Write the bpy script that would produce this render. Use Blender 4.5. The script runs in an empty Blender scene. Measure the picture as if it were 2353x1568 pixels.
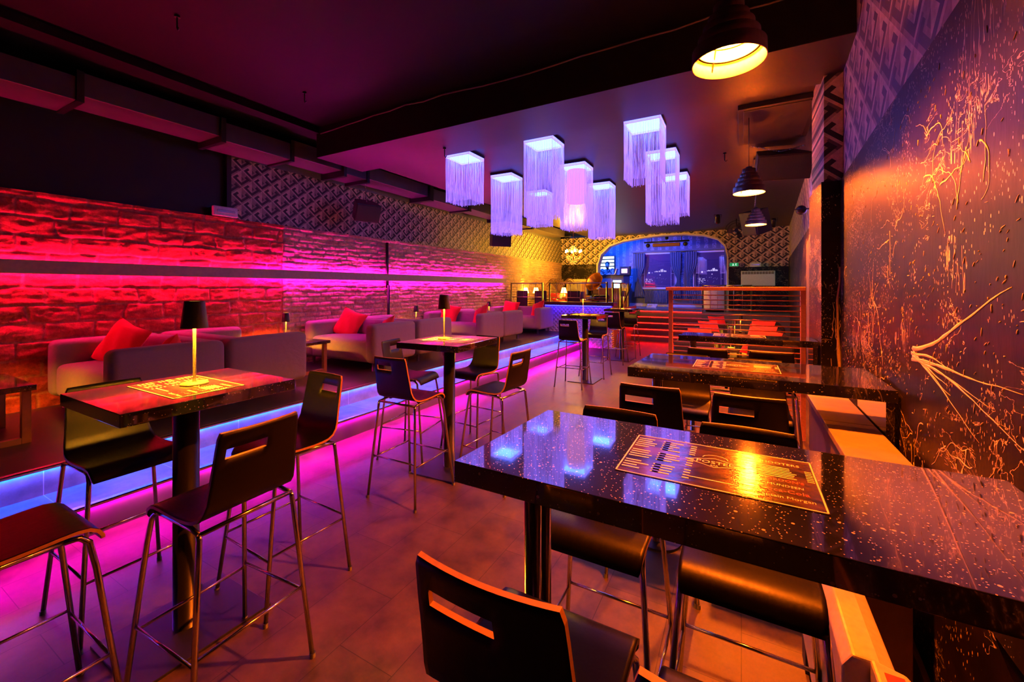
import bpy, math, random
import numpy as np
from mathutils import Vector, Matrix, Euler
random.seed(7)
S = bpy.context.scene
C = S.collection
PI = math.pi

# ------------------------------------------------------------------ materials
class NT:
    """tiny expression helper over a node tree"""
    def __init__(s, m):
        s.m = m; s.t = m.node_tree; s.n = s.t.nodes; s.l = s.t.links
    def new(s, typ, **kw):
        n = s.n.new(typ)
        for k, v in kw.items(): setattr(n, k, v)
        return n
    def put(s, inp, v):
        if hasattr(v, 'is_output') or isinstance(v, bpy.types.NodeSocket): s.l.new(v, inp)
        else: inp.default_value = v
    def math(s, op, a, b=0.0, c=None, clamp=False):
        n = s.new('ShaderNodeMath', operation=op, use_clamp=clamp)
        s.put(n.inputs[0], a); s.put(n.inputs[1], b)
        if c is not None: s.put(n.inputs[2], c)
        return n.outputs[0]
    def add(s, a, b): return s.math('ADD', a, b)
    def mul(s, a, b): return s.math('MULTIPLY', a, b)
    def sub(s, a, b): return s.math('SUBTRACT', a, b)
    def lt(s, a, b): return s.math('LESS_THAN', a, b)
    def gt(s, a, b): return s.math('GREATER_THAN', a, b)
    def frac(s, a): return s.math('FRACT', a)
    def abs(s, a): return s.math('ABSOLUTE', a)
    def coord(s, kind='Object'): return s.new('ShaderNodeTexCoord').outputs[kind]
    def sep(s, v):
        n = s.new('ShaderNodeSeparateXYZ'); s.l.new(v, n.inputs[0]); return n.outputs
    def comb(s, x, y, z):
        n = s.new('ShaderNodeCombineXYZ')
        for i, v in enumerate((x, y, z)): s.put(n.inputs[i], v)
        return n.outputs[0]
    def mapping(s, v, scale=(1, 1, 1), rot=(0, 0, 0), loc=(0, 0, 0)):
        n = s.new('ShaderNodeMapping'); s.l.new(v, n.inputs[0])
        n.inputs['Scale'].default_value = scale; n.inputs['Rotation'].default_value = rot
        n.inputs['Location'].default_value = loc
        return n.outputs[0]
    def noise(s, v, scale=5, detail=3, rough=.5, dist=0, out='Fac'):
        n = s.new('ShaderNodeTexNoise'); s.l.new(v, n.inputs['Vector'])
        n.inputs['Scale'].default_value = scale; n.inputs['Detail'].default_value = detail
        n.inputs['Roughness'].default_value = rough; n.inputs['Distortion'].default_value = dist
        return n.outputs[out]
    def voro(s, v, scale=5, feature='F1', out='Distance', rnd=1.0):
        n = s.new('ShaderNodeTexVoronoi', feature=feature); s.l.new(v, n.inputs['Vector'])
        n.inputs['Scale'].default_value = scale; n.inputs['Randomness'].default_value = rnd
        return n.outputs[out]
    def ramp(s, f, a, b, lo=0.0, hi=1.0):
        n = s.new('ShaderNodeMapRange'); s.put(n.inputs[0], f)
        for i, v in enumerate((a, b, lo, hi)): n.inputs[i + 1].default_value = v
        return n.outputs[0]
    def mix(s, f, a, b):
        n = s.new('ShaderNodeMix', data_type='RGBA'); s.put(n.inputs[0], f)
        for i, v in ((6, a), (7, b)):
            if isinstance(v, tuple): n.inputs[i].default_value = (*v, 1)
            else: s.l.new(v, n.inputs[i])
        return n.outputs[2]
    def bump(s, h, strength=.3, dist=.01):
        n = s.new('ShaderNodeBump'); n.inputs['Strength'].default_value = strength
        n.inputs['Distance'].default_value = dist; s.l.new(h, n.inputs['Height']); return n.outputs[0]
    def set(s, **kw):
        b = s.n['Principled BSDF']
        for k, v in kw.items():
            k = {'color': 'Base Color', 'rough': 'Roughness', 'metal': 'Metallic', 'normal': 'Normal', 'spec': 'Specular IOR Level',
                 'trans': 'Transmission Weight', 'sheen': 'Sheen Weight', 'coat': 'Coat Weight', 'coatr': 'Coat Roughness'}.get(k, k)
            if isinstance(v, bpy.types.NodeSocket): s.l.new(v, b.inputs[k])
            elif isinstance(v, tuple): b.inputs[k].default_value = (*v, 1) if len(v) == 3 else v
            else: b.inputs[k].default_value = v

def mat(name, fn=None, **kw):
    m = bpy.data.materials.new(name); m.use_nodes = True
    t = NT(m); t.set(**kw)
    if fn: fn(t)
    return m
def plain(name, color, rough=.5, metal=0, grain=.0, gs=60, **kw):
    def f(t):
        v = t.coord(); n = t.noise(v, gs, 3)
        c = tuple(max(0, x * (1 - .25)) for x in color); d = tuple(min(1, x * 1.2) for x in color)
        t.set(color=t.mix(n, c, d), rough=rough, metal=metal, **kw)
        if grain: t.set(normal=t.bump(n, grain, .004))
    return mat(name, f)
def emit(name, color, strength):
    m = bpy.data.materials.new(name); m.use_nodes = True
    n = m.node_tree.nodes; n.clear()
    e = n.new('ShaderNodeEmission'); o = n.new('ShaderNodeOutputMaterial')
    e.inputs[0].default_value = (*color, 1); e.inputs[1].default_value = strength
    m.node_tree.links.new(e.outputs[0], o.inputs[0]); return m

M = {}
def f_floor(t):
    v = t.coord(); br = t.new('ShaderNodeTexBrick'); br.offset = .5; br.squash = 1
    t.l.new(t.mapping(v, rot=(0, 0, PI / 2)), br.inputs['Vector'])
    br.inputs['Scale'].default_value = 1; br.inputs['Mortar Size'].default_value = .0018
    br.inputs['Brick Width'].default_value = .61; br.inputs['Row Height'].default_value = .305
    br.inputs['Color1'].default_value = (.8, .8, .8, 1); br.inputs['Color2'].default_value = (1, 1, 1, 1)
    br.inputs['Mortar'].default_value = (.3, .3, .3, 1); br.inputs['Mortar Smooth'].default_value = .1
    n = t.noise(v, 5, 6, .65); n2 = t.noise(v, 40, 3)
    c = t.mix(t.ramp(n, .28, .72), (.030, .019, .012), (.135, .088, .060))
    mx = t.new('ShaderNodeMix', data_type='RGBA', blend_type='MULTIPLY'); mx.inputs[0].default_value = 1
    t.l.new(c, mx.inputs[6]); t.l.new(br.outputs['Color'], mx.inputs[7])
    t.set(color=mx.outputs[2], rough=t.ramp(n, .3, .7, .40, .55), spec=.35,
          normal=t.bump(t.add(t.mul(n2, .25), t.mul(br.outputs['Fac'], -.6)), .15, .004))
M['floor'] = mat('floor_tile', f_floor)
def f_riser(t):
    v = t.coord(); x, y, z = t.sep(v)[0:3]
    n = t.noise(v, 6, 6, .65)
    joint = t.lt(t.abs(t.sub(t.frac(t.mul(y, 1 / .6)), .5)), .004)
    t.set(color=t.mix(joint, t.mix(t.ramp(n, .3, .7), (.20, .19, .19), (.36, .34, .34)), (.55, .55, .55)), rough=.4,
          normal=t.bump(n, .1, .004))
M['riser'] = mat('step_tile', f_riser)
M['riser_shaded'] = plain('shaded_step_tile', (.085, .075, .08), .4, gs=9)  # step tile darkened so its colour carries the lower riser's shade
M['deck'] = plain('dark_laminate', (.045, .038, .036), .32, gs=12)
M['black_paint'] = plain('black_ceiling_paint', (.004, .003, .0035), .55, spec=.2, grain=.15, gs=8)
M['ceil_gloss'] = plain('satin_ceiling_paint', (.034, .022, .034), .46, grain=.25, gs=5)
M['black_wall'] = plain('black_wall_paint', (.010, .010, .012), .6)
M['nosing'] = plain('step_nosing_metal', (.55, .45, .42), .35, 1)
M['wood_rail'] = plain('grey_stained_rail_wood', (.50, .36, .31), .45, grain=.3, gs=30)
M['duct'] = plain('painted_duct', (.075, .06, .07), .35, gs=10)
M['black_metal'] = plain('black_metal', (.012, .012, .013), .3)
M['black_plastic'] = plain('black_plastic', (.015, .015, .016), .45)
M['grille'] = plain('speaker_grille', (.03, .03, .03), .6, grain=.8, gs=200)
M['chrome'] = plain('brushed_chrome', (.62, .58, .55), .16, 1, gs=80)
M['steel'] = plain('brushed_steel', (.55, .5, .46), .3, 1, gs=80)
M['white_plastic'] = plain('white_plastic', (.75, .75, .75), .35)
M['lens'] = plain('clear_grey_lens', (.35, .35, .38), .15)
M['white_plaster'] = plain('white_plaster', (.72, .70, .72), .6)

def f_brick(t):
    v = t.coord(); at = t.new('ShaderNodeAttribute', attribute_name='tint').outputs['Color']
    n = t.noise(v, 26, 6, .7); n2 = t.noise(v, 6, 4)
    mx = t.new('ShaderNodeMix', data_type='RGBA', blend_type='MULTIPLY'); mx.inputs[0].default_value = 1
    t.l.new(at, mx.inputs[6]); t.l.new(t.mix(t.ramp(n, .3, .7), (.55, .5, .5), (1.25, 1.2, 1.2)), mx.inputs[7])
    t.set(color=mx.outputs[2], rough=.75, normal=t.bump(t.add(n, t.mul(n2, .5)), .9, .012))
M['brick'] = mat('old_brick', f_brick)

def wallpaper(name, sx, light=(.78, .64, .46), mid=(.40, .33, .25), dark=(.014, .014, .020), P=.28, Q=.235):
    def f(t):
        v = t.coord(); s3 = t.sep(v); s = s3[sx]; z = s3[2]
        a = t.mul(s, 1 / P); b = t.mul(z, 1 / Q)
        p = t.frac(t.add(a, b)); q = t.frac(t.sub(a, b))
        dp = t.sub(p, .5); dq = t.sub(q, .5)
        r = t.mul(t.math('MAXIMUM', t.abs(dp), t.abs(dq)), 2)
        ring = t.mul(t.gt(r, .46), t.lt(r, .80))
        cut = t.mul(t.gt(dp, .0), t.gt(t.mul(dq, -1), -.05))
        ring = t.mul(ring, t.sub(1, cut))
        cut2 = t.mul(t.lt(r, .24), t.gt(t.add(dp, dq), 0))
        side = t.gt(t.add(dp, dq), 0)
        outer = t.mul(t.mul(t.gt(r, .80), t.gt(dp, .3)), t.gt(dq, .0))
        n = t.noise(v, 14, 6, .75); wear = t.ramp(n, .35, .65)
        c = t.mix(side, light, mid)
        c = t.mix(t.mul(cut2, .75), c, dark)
        c = t.mix(t.mul(outer, .7), c, dark)
        c = t.mix(ring, c, dark)
        c = t.mix(t.mul(t.sub(1, wear), .45), c, (.07, .06, .055))
        t.set(color=c, rough=.55)
    return mat(name, f)
M['paper_y'] = wallpaper('geometric_wallpaper_side', 1)
M['paper_x'] = wallpaper('geometric_wallpaper_end', 0, light=(.85, .70, .45), mid=(.48, .38, .25), P=.36, Q=.30)
M['paper_r'] = wallpaper('geometric_wallpaper_right', 1, light=(.75, .62, .55), mid=(.42, .34, .34), dark=(.10, .09, .16), P=.42, Q=.34)

def splatter(name, sx, amount=1.0, base=(.005, .003, .003), base2=(.020, .010, .007)):
    def f(t):
        v = t.coord(); s3 = t.sep(v); s = s3[sx]; z = s3[2]
        p = t.comb(s, z, 0.0)
        pr = t.mapping(p, scale=(1.0, 2.6, 1), rot=(0, 0, .85))
        n1 = t.noise(pr, 2.6, 5, .55, 1.2); n1b = t.noise(pr, 6.5, 4, .5, 1.6)
        m1 = t.noise(p, 1.3, 3)
        fil = t.mul(t.lt(t.abs(t.sub(n1, .52)), .003), t.gt(m1, .56))
        fil2 = t.mul(t.lt(t.abs(t.sub(n1b, .5)), .008), t.gt(t.noise(p, 2.7, 3), .60))
        pd = t.mapping(p, scale=(1, .5, 1), rot=(0, 0, -.7))
        d1 = t.mul(t.lt(t.voro(pd, 62), .17), t.gt(t.noise(p, 3.1, 4), .52))
        d2 = t.mul(t.lt(t.voro(t.mapping(p, scale=(1, .30, 1)), 130), .22), t.gt(t.noise(t.mapping(p, loc=(4, 2, 0)), 4.5, 4), .55))
        drip = t.mul(t.lt(t.abs(t.sub(t.noise(t.mapping(p, scale=(1, .12, 1)), 34, 2), .5)), .012), t.gt(t.noise(p, 2.0, 3), .62))
        k = t.math('MAXIMUM', t.math('MAXIMUM', fil, fil2), t.math('MAXIMUM', d1, t.math('MAXIMUM', d2, drip)))
        k = t.mul(k, amount)
        n = t.noise(p, 5, 5, .6)
        c = t.mix(t.ramp(n, .35, .7), base, base2)
        t.set(color=t.mix(k, c, (.62, .50, .30)), rough=t.ramp(k, 0, 1, .40, .45), spec=t.ramp(k, 0, 1, .16, .4),
              normal=t.bump(t.add(t.mul(k, 1.0), t.mul(t.noise(t.mapping(p, scale=(1, .3, 1)), 40, 3), .35)), .4, .004))
    return mat(name, f)
M['splat_y'] = splatter('black_wall_with_splashed_paint_side', 1)
M['splat_x'] = splatter('black_wall_with_splashed_paint_end', 0, base=(.006, .006, .006), base2=(.02, .016, .014))
M['paint'] = plain('pale_splashed_paint', (.70, .56, .34), .4)

def f_terr(t):
    v = t.coord()
    d = t.voro(v, 62); cid = t.voro(v, 62, out='Color'); ci = t.sep(cid)
    k = t.mul(t.lt(d, t.mul(ci[0], .24)), t.gt(ci[1], .62))
    d2 = t.voro(v, 150); c2 = t.sep(t.voro(v, 150, out='Color'))
    k2 = t.mul(t.lt(d2, .22), t.gt(c2[2], .80))
    k = t.math('MAXIMUM', k, k2)
    n = t.noise(v, 9, 2); n3 = t.noise(t.mapping(v, scale=(1, .35, 1)), 60, 2)
    b_ = t.n['Principled BSDF']; b_.inputs['Coat IOR'].default_value = 1.9
    t.set(color=t.mix(k, (.010, .010, .012), (.50, .42, .34)), rough=.07,
          normal=t.bump(t.add(n, t.mul(n3, .35)), .035, .004), spec=.5, IOR=2.0, coat=1.0, coatr=.03)
M['terrazzo'] = mat('black_speckled_stone', f_terr)
def f_menu(t):
    v = t.coord(); n = t.noise(t.mapping(v, scale=(1, 2.5, 1)), 9, 6, .7, .6)
    t.set(color=t.mix(t.ramp(n, .42, .6), (.012, .010, .010), (.10, .05, .03)), rough=.12,
          normal=t.bump(t.noise(t.mapping(v, scale=(1, 3, 1)), 24, 3), .09, .004), spec=.5, IOR=1.9)
M['menu'] = mat('laminated_dark_menu', f_menu)
M['menu_line'] = plain('menu_pale_print', (.80, .68, .46), .35)
M['menu_red'] = plain('menu_red_print', (.75, .03, .03), .35)
def f_ply(t):
    v = t.coord(); n = t.noise(t.mapping(v, scale=(9, 1, 1)), 24, 4, .6)
    t.set(color=t.mix(n, (.002, .0013, .001), (.005, .0032, .0024)), rough=t.ramp(n, .3, .7, .36, .46), normal=t.bump(t.noise(v, 130, 2), .12, .002), spec=.26)
M['ply'] = mat('dark_stained_plywood', f_ply)
M['ply_edge'] = plain('plywood_edge', (.42, .22, .10), .5)
def fabric(name, col, col2, sheen=.15):
    def f(t):
        v = t.coord(); w = t.noise(v, 260, 2); big = t.noise(v, 3.2, 4, .55, .8)
        t.set(color=t.mix(w, col, col2), rough=.9, sheen=sheen,
              normal=t.bump(t.add(t.mul(w, .12), big), .55, .03))
    return mat(name, f)
M['sofa'] = fabric('taupe_sofa_fabric', (.20, .17, .155), (.33, .285, .26))
M['sofa_dark'] = fabric('black_sofa_fabric', (.006, .006, .009), (.018, .018, .024), 0)
M['red'] = fabric('red_cushion_fabric', (.80, .022, .018), (.95, .045, .03))
M['tub'] = fabric('white_leatherette', (.62, .60, .60), (.8, .78, .78))
M['curtain'] = fabric('blue_grey_curtain', (.08, .10, .13), (.24, .27, .32))
M['shade'] = plain('matt_black_lamp_shade', (.020, .018, .017), .5, grain=.2, gs=200)
M['stem'] = plain('sand_textured_lamp_metal', (.16, .13, .10), .45, grain=.5, gs=300)
M['orange_wood'] = plain('varnished_wood', (.42, .20, .08), .4, grain=.2, gs=24)
M['beige'] = plain('cream_enamel', (.55, .47, .38), .35)
M['box_wood'] = plain('pale_board', (.36, .27, .20), .5, gs=14)
M['quilt'] = None
def f_quilt(t):
    v = t.coord(); s3 = t.sep(v)
    a = t.frac(t.mul(t.add(s3[0], s3[2]), 9)); b = t.frac(t.mul(t.sub(s3[0], s3[2]), 9))
    h = t.math('MINIMUM', t.mul(a, t.sub(1, a)), t.mul(b, t.sub(1, b)))
    t.set(color=(.5, .46, .55), rough=.4, normal=t.bump(h, .8, .1))
M['quilt'] = mat('quilted_leatherette', f_quilt)
M['brass'] = plain('aged_copper', (.30, .12, .06), .35, 1)
M['crystal'] = mat('crystal', None, color=(.98, .95, .88), rough=.15, trans=.25)
M['glass'] = None
def f_glass(t):
    n = t.n; b = n['Principled BSDF']; o = n['Material Output']
    tr = t.new('ShaderNodeBsdfTransparent'); gl = t.new('ShaderNodeBsdfGlossy'); gl.inputs['Roughness'].default_value = .02
    mx = t.new('ShaderNodeMixShader'); mx.inputs[0].default_value = .12
    t.l.new(tr.outputs[0], mx.inputs[1]); t.l.new(gl.outputs[0], mx.inputs[2]); t.l.new(mx.outputs[0], o.inputs[0])
M['glass'] = mat('window_glass', f_glass)
def f_stagewall(t):
    v = t.coord(); s3 = t.sep(v)
    st = t.gt(t.frac(t.mul(t.add(s3[0], s3[1]), 3.6)), .5)
    n = t.noise(v, 22, 4, .6, 1)
    c = t.mix(t.mul(st, t.ramp(n, .42, .58)), (.10, .11, .15), (.30, .32, .42))
    t.set(color=c, rough=.5)
M['stage_wall'] = mat('striped_damask_wallpaper', f_stagewall)
M['panel_wall'] = plain('painted_wainscot', (.12, .13, .16), .5)
M['spots'] = None
def f_spots(t):
    v = t.coord(); k = t.lt(t.voro(v, 9), .33)
    t.set(color=t.mix(k, (.6, .02, .02), (.85, .8, .75)), rough=.7)
M['spots'] = mat('red_cloth_with_white_patches', f_spots)
M['leaf'] = plain('dry_brown_leaf', (.20, .09, .05), .5)
M['skin'] = plain('skin', (.55, .38, .30), .5)
M['hair'] = plain('short_dark_hair', (.03, .025, .02), .6)
def f_shirt(t):
    v = t.coord(); k = t.lt(t.abs(t.sub(t.noise(v, 7, 2, .5, 2), .5)), .03)
    t.set(color=t.mix(k, (.03, .03, .035), (.6, .6, .65)), rough=.8)
M['shirt'] = mat('dark_shirt_with_pale_print', f_shirt)
def f_fringe(t):
    n = t.n; b = n['Principled BSDF']; o = n['Material Output']
    b.inputs['Base Color'].default_value = (.88, .84, .92, 1); b.inputs['Roughness'].default_value = .7
    tr = t.new('ShaderNodeBsdfTranslucent'); tr.inputs[0].default_value = (.88, .84, .92, 1)
    mx = t.new('ShaderNodeMixShader'); mx.inputs[0].default_value = .5
    t.l.new(b.outputs[0], mx.inputs[1]); t.l.new(tr.outputs[0], mx.inputs[2])
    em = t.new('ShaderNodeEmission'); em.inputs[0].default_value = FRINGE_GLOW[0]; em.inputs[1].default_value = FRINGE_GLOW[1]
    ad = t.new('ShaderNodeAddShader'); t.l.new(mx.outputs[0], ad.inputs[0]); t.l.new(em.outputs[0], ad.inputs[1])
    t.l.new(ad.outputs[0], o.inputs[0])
FRINGE_GLOW = ((.27, .15, 1.0, 1), .75)  # violet emission added to strands and frame in place of light falling on them
M['fringe'] = mat('white_fringe_with_glow', f_fringe)
M['sheer'] = None

# emitters
E_RED = emit('led_red_pink', (1.0, .006, .12), 170)
E_MAG = emit('led_magenta_shelf', (1.0, .007, .55), 170)
E_FLOORMAG = emit('led_magenta_step', (1.0, .002, .62), 380)
E_BLUE = emit('led_blue_step', (.003, .05, 1.0), 330)
E_PURP = emit('led_violet_counter', (.006, .006, 1.0), 110)
E_STEP = emit('led_red_orange_step', (1.0, .0025, .0015), 40)
E_PANEL = emit('fringe_lamp_panel', (.045, .16, 1.0), 20)
E_BULB = emit('amber_bulb', (1.0, .13, .003), 16000)
E_LAMP = emit('warm_table_lamp_led', (1.0, .36, .013), 3600)
E_WARM = emit('warm_small_bulb', (1.0, .44, .02), 1800)
E_CHAND = emit('chandelier_bulb', (1.0, .44, .02), 1800)
E_LOUV = emit('louvre_lamp', (.55, .8, 1.0), 6)
E_SCREEN = emit('screen_pink', (.8, .4, .9), 3)
E_GREEN = emit('exit_sign_green', (.02, .30, .10), .9)
E_WHITE = emit('sign_white', (.6, .9, .7), 1.5)
E_PINKDRUM = emit('pink_drum_glow', (1.0, .32, .75), 1.1)
E_CITY = emit('distant_city_light', (.55, .45, 1.0), 1.6)
E_STAGEBLUE = emit('stage_spot_blue', (.02, .12, 1.0), 260)
E_STAGEGREEN = emit('stage_spot_green', (.05, 1.0, .45), 120)

# ------------------------------------------------------------------ mesh builder
class MB:
    def __init__(s): s.v = []; s.f = []; s.m = []; s.s = []
    def _add(s, vs, fs, m=0, smooth=False, mat4=None):
        o = len(s.v)
        if mat4 is not None: vs = [tuple(mat4 @ Vector(p)) for p in vs]
        s.v += [tuple(p) for p in vs]
        for f in fs: s.f.append(tuple(i + o for i in f)); s.m.append(m); s.s.append(smooth)
        return s
    def box(s, x0, x1, y0, y1, z0, z1, m=0, mat4=None):
        vs = [(x, y, z) for z in (z0, z1) for y in (y0, y1) for x in (x0, x1)]
        fs = [(0, 2, 3, 1), (4, 5, 7, 6), (0, 1, 5, 4), (2, 6, 7, 3), (0, 4, 6, 2), (1, 3, 7, 5)]
        return s._add(vs, fs, m, False, mat4)
    def tube(s, pts, r, seg=8, m=0, closed=False, mat4=None):
        pts = [Vector(p) for p in pts]; n = len(pts)
        rs = r if isinstance(r, (list, tuple)) else [r] * n
        vs = []; up = None
        for i, p in enumerate(pts):
            a = pts[i - 1] if (i > 0 or closed) else p; b = pts[(i + 1) % n] if (i < n - 1 or closed) else p
            t = (b - a).normalized()
            if up is None:
                up = t.orthogonal().normalized()
            up = (up - t * up.dot(t)).normalized(); sd = t.cross(up)
            for k in range(seg):
                ang = 2 * PI * k / seg
                vs.append(p + (up * math.cos(ang) + sd * math.sin(ang)) * rs[i])
        fs = []
        for i in range(n if closed else n - 1):
            j = (i + 1) % n
            for k in range(seg):
                k2 = (k + 1) % seg
                fs.append((i * seg + k, i * seg + k2, j * seg + k2, j * seg + k))
        s._add(vs, fs, m, True, mat4)
        if not closed:
            o = len(s.v) - len(vs)
            s.f.append(tuple(o + k for k in range(seg))[::-1]); s.m.append(m); s.s.append(False)
            s.f.append(tuple(o + (n - 1) * seg + k for k in range(seg))); s.m.append(m); s.s.append(False)
        return s
    def lathe(s, prof, seg=24, m=0, c=(0, 0, 0), mat4=None, smooth=True):
        vs = []; fs = []
        for (r, z) in prof:
            for k in range(seg):
                a = 2 * PI * k / seg; vs.append((c[0] + r * math.cos(a), c[1] + r * math.sin(a), c[2] + z))
        for i in range(len(prof) - 1):
            for k in range(seg):
                k2 = (k + 1) % seg
                fs.append((i * seg + k, i * seg + k2, (i + 1) * seg + k2, (i + 1) * seg + k))
        return s._add(vs, fs, m, smooth, mat4)
    def cyl(s, c, r, z0, z1, seg=20, m=0, mat4=None):
        s.lathe([(0.0001, z0), (r, z0), (r, z0), (r, z1), (r, z1), (0.0001, z1)], seg, m, (c[0], c[1], 0), mat4, smooth=False)
        k0 = len(s.s) - 5 * seg
        for k in range(2 * seg, 3 * seg): s.s[k0 + k] = True
        return s
    def sphere(s, c, r, seg=14, m=0, sc=(1, 1, 1), mat4=None):
        prof = [(max(1e-4, math.sin(PI * i / seg)), -math.cos(PI * i / seg)) for i in range(seg + 1)]
        vs = []; fs = []; n = seg
        for (rr, z) in prof:
            for k in range(n):
                a = 2 * PI * k / n
                vs.append((c[0] + r * sc[0] * rr * math.cos(a), c[1] + r * sc[1] * rr * math.sin(a), c[2] + r * sc[2] * z))
        for i in range(seg):
            for k in range(n): fs.append((i * n + k, i * n + (k + 1) % n, (i + 1) * n + (k + 1) % n, (i + 1) * n + k))
        return s._add(vs, fs, m, True, mat4)
    def grid(s, fn, nu, nv, m=0, smooth=True, mat4=None):
        vs = [fn(i / nu, j / nv) for j in range(nv + 1) for i in range(nu + 1)]
        fs = [(j * (nu + 1) + i, j * (nu + 1) + i + 1, (j + 1) * (nu + 1) + i + 1, (j + 1) * (nu + 1) + i) for j in range(nv) for i in range(nu)]
        return s._add(vs, fs, m, smooth, mat4)
    def prism(s, poly, a, b, axis='y', m=0, mat4=None):
        """poly: 2-D outline, swept from a to b along an axis"""
        def P(p, t): return {'y': (p[0], t, p[1]), 'x': (t, p[0], p[1]), 'z': (p[0], p[1], t)}[axis]
        n = len(poly); vs = [P(p, a) for p in poly] + [P(p, b) for p in poly]
        fs = [tuple(range(n))[::-1], tuple(range(n, 2 * n))] + [(i, (i + 1) % n, n + (i + 1) % n, n + i) for i in range(n)]
        return s._add(vs, fs, m, False, mat4)
    def build(s, name, mats, parent=None, bevel=0, seg=2, loc=None, solid=0):
        me = bpy.data.meshes.new(name); me.from_pydata(s.v, [], s.f)
        for mm in (mats if isinstance(mats, (list, tuple)) else [mats]): me.materials.append(mm)
        me.polygons.foreach_set('material_index', s.m); me.polygons.foreach_set('use_smooth', s.s); me.update()
        o = bpy.data.objects.new(name, me); C.objects.link(o)
        if parent: o.parent = parent
        if loc: o.location = loc
        if bevel:
            b = o.modifiers.new('bevel', 'BEVEL'); b.width = bevel; b.segments = seg; b.limit_method = 'ANGLE'; b.harden_normals = False
        if solid:
            b = o.modifiers.new('solid', 'SOLIDIFY'); b.thickness = solid; b.offset = 0
        return o

def tag(o, label=None, cat=None, group=None, kind=None):
    if label: o['label'] = label
    if cat: o['category'] = cat
    if group: o['group'] = group
    if kind: o['kind'] = kind
    return o
def empty(name, loc=(0, 0, 0), rz=0, label=None, cat=None, group=None):
    o = bpy.data.objects.new(name, None); C.objects.link(o); o.empty_display_size = .1
    o.location = loc; o.rotation_euler = (0, 0, rz); return tag(o, label, cat, group)
def dup(o, parent=None, loc=None, rz=None, label=None, group=None):
    c = o.copy(); C.objects.link(c)
    if parent: c.parent = parent
    if loc is not None: c.location = loc
    if rz is not None: c.rotation_euler = (0, 0, rz)
    if label: c['label'] = label
    if group: c['group'] = group
    for ch in list(o.children): dup(ch, c)
    return c
def struct(name, mb, m, **kw):
    return tag(mb.build(name, m, **kw), kind='structure')

def proto_place(make, spots):
    """spots: (loc, rz, label)"""
    p = None; out = []
    for loc, rz, label in spots:
        if p is None: p = make(); o = p; o.location = loc; o.rotation_euler = (0, 0, rz); o['label'] = label
        else: o = dup(p, None, loc, rz, label)
        out.append(o)
    return out

# ------------------------------------------------------------------ camera (level, shifted lens)
CAM_H = 1.55; YAW = math.atan(527 / 956)
cd = bpy.data.cameras.new('camera'); cam = bpy.data.objects.new('camera', cd); C.objects.link(cam)
cam.location = (0, 0, CAM_H); cam.rotation_euler = (PI / 2, 0, YAW)
cd.sensor_fit = 'HORIZONTAL'; cd.sensor_width = 36; cd.lens = 956 / 2353 * 36; cd.shift_y = -(784 - 662) / 2353
cd.clip_start = .02; cd.clip_end = 200
S.camera = cam

# ------------------------------------------------------------------ setting
XW = -6.0                      # left brick wall
def XR(y): return .49 + .05 * y  # right wall runs slightly outwards
PL = .38; S1 = .20             # sofa platform, lower step
struct('floor', MB().box(-6.3, 1.6, -2, 14.9, -.1, 0), M['floor'])
# sofa platform and step
struct('floor_lower_step', MB().box(-3.98, -3.555, -2, 10.42, 0, S1 - .012), M['riser_shaded'])
struct('floor_sofa_platform', MB().box(XW - .2, -3.98, -2, 10.42, 0, PL - .012), M['riser'])
struct('floor_sofa_platform_boards', MB().box(XW - .2, -3.965, -2, 10.42, PL - .0119, PL), M['deck'])
struct('floor_lower_step_tread', MB().box(-3.9799, -3.54, -2, 10.42, S1 - .0119, S1), M['riser'])
struct('trim_1', MB().box(-4.0, -3.953, -2, 10.42, PL + .0001, PL + .004).box(-3.9645, -3.953, -2, 10.42, PL - .014, PL + .004), M['nosing'])
struct('trim_2', MB().box(-3.575, -3.528, -2, 10.42, S1 + .0001, S1 + .004).box(-3.5395, -3.528, -2, 10.42, S1 - .014, S1 + .004), M['nosing'])
def led(name, mb, m, label):
    return tag(mb.build(name, m), label, 'light strip')
led('led_strip', MB().box(-3.977, -3.966, -2, 10.4, PL - .0145, PL - .0125), E_BLUE, 'blue glowing light strip under the edge of the sofa platform')
led('led_strip', MB().box(-3.552, -3.541, -2, 10.4, S1 - .0145, S1 - .0125), E_FLOORMAG, 'magenta glowing light strip under the lower step edge along the aisle')

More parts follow.
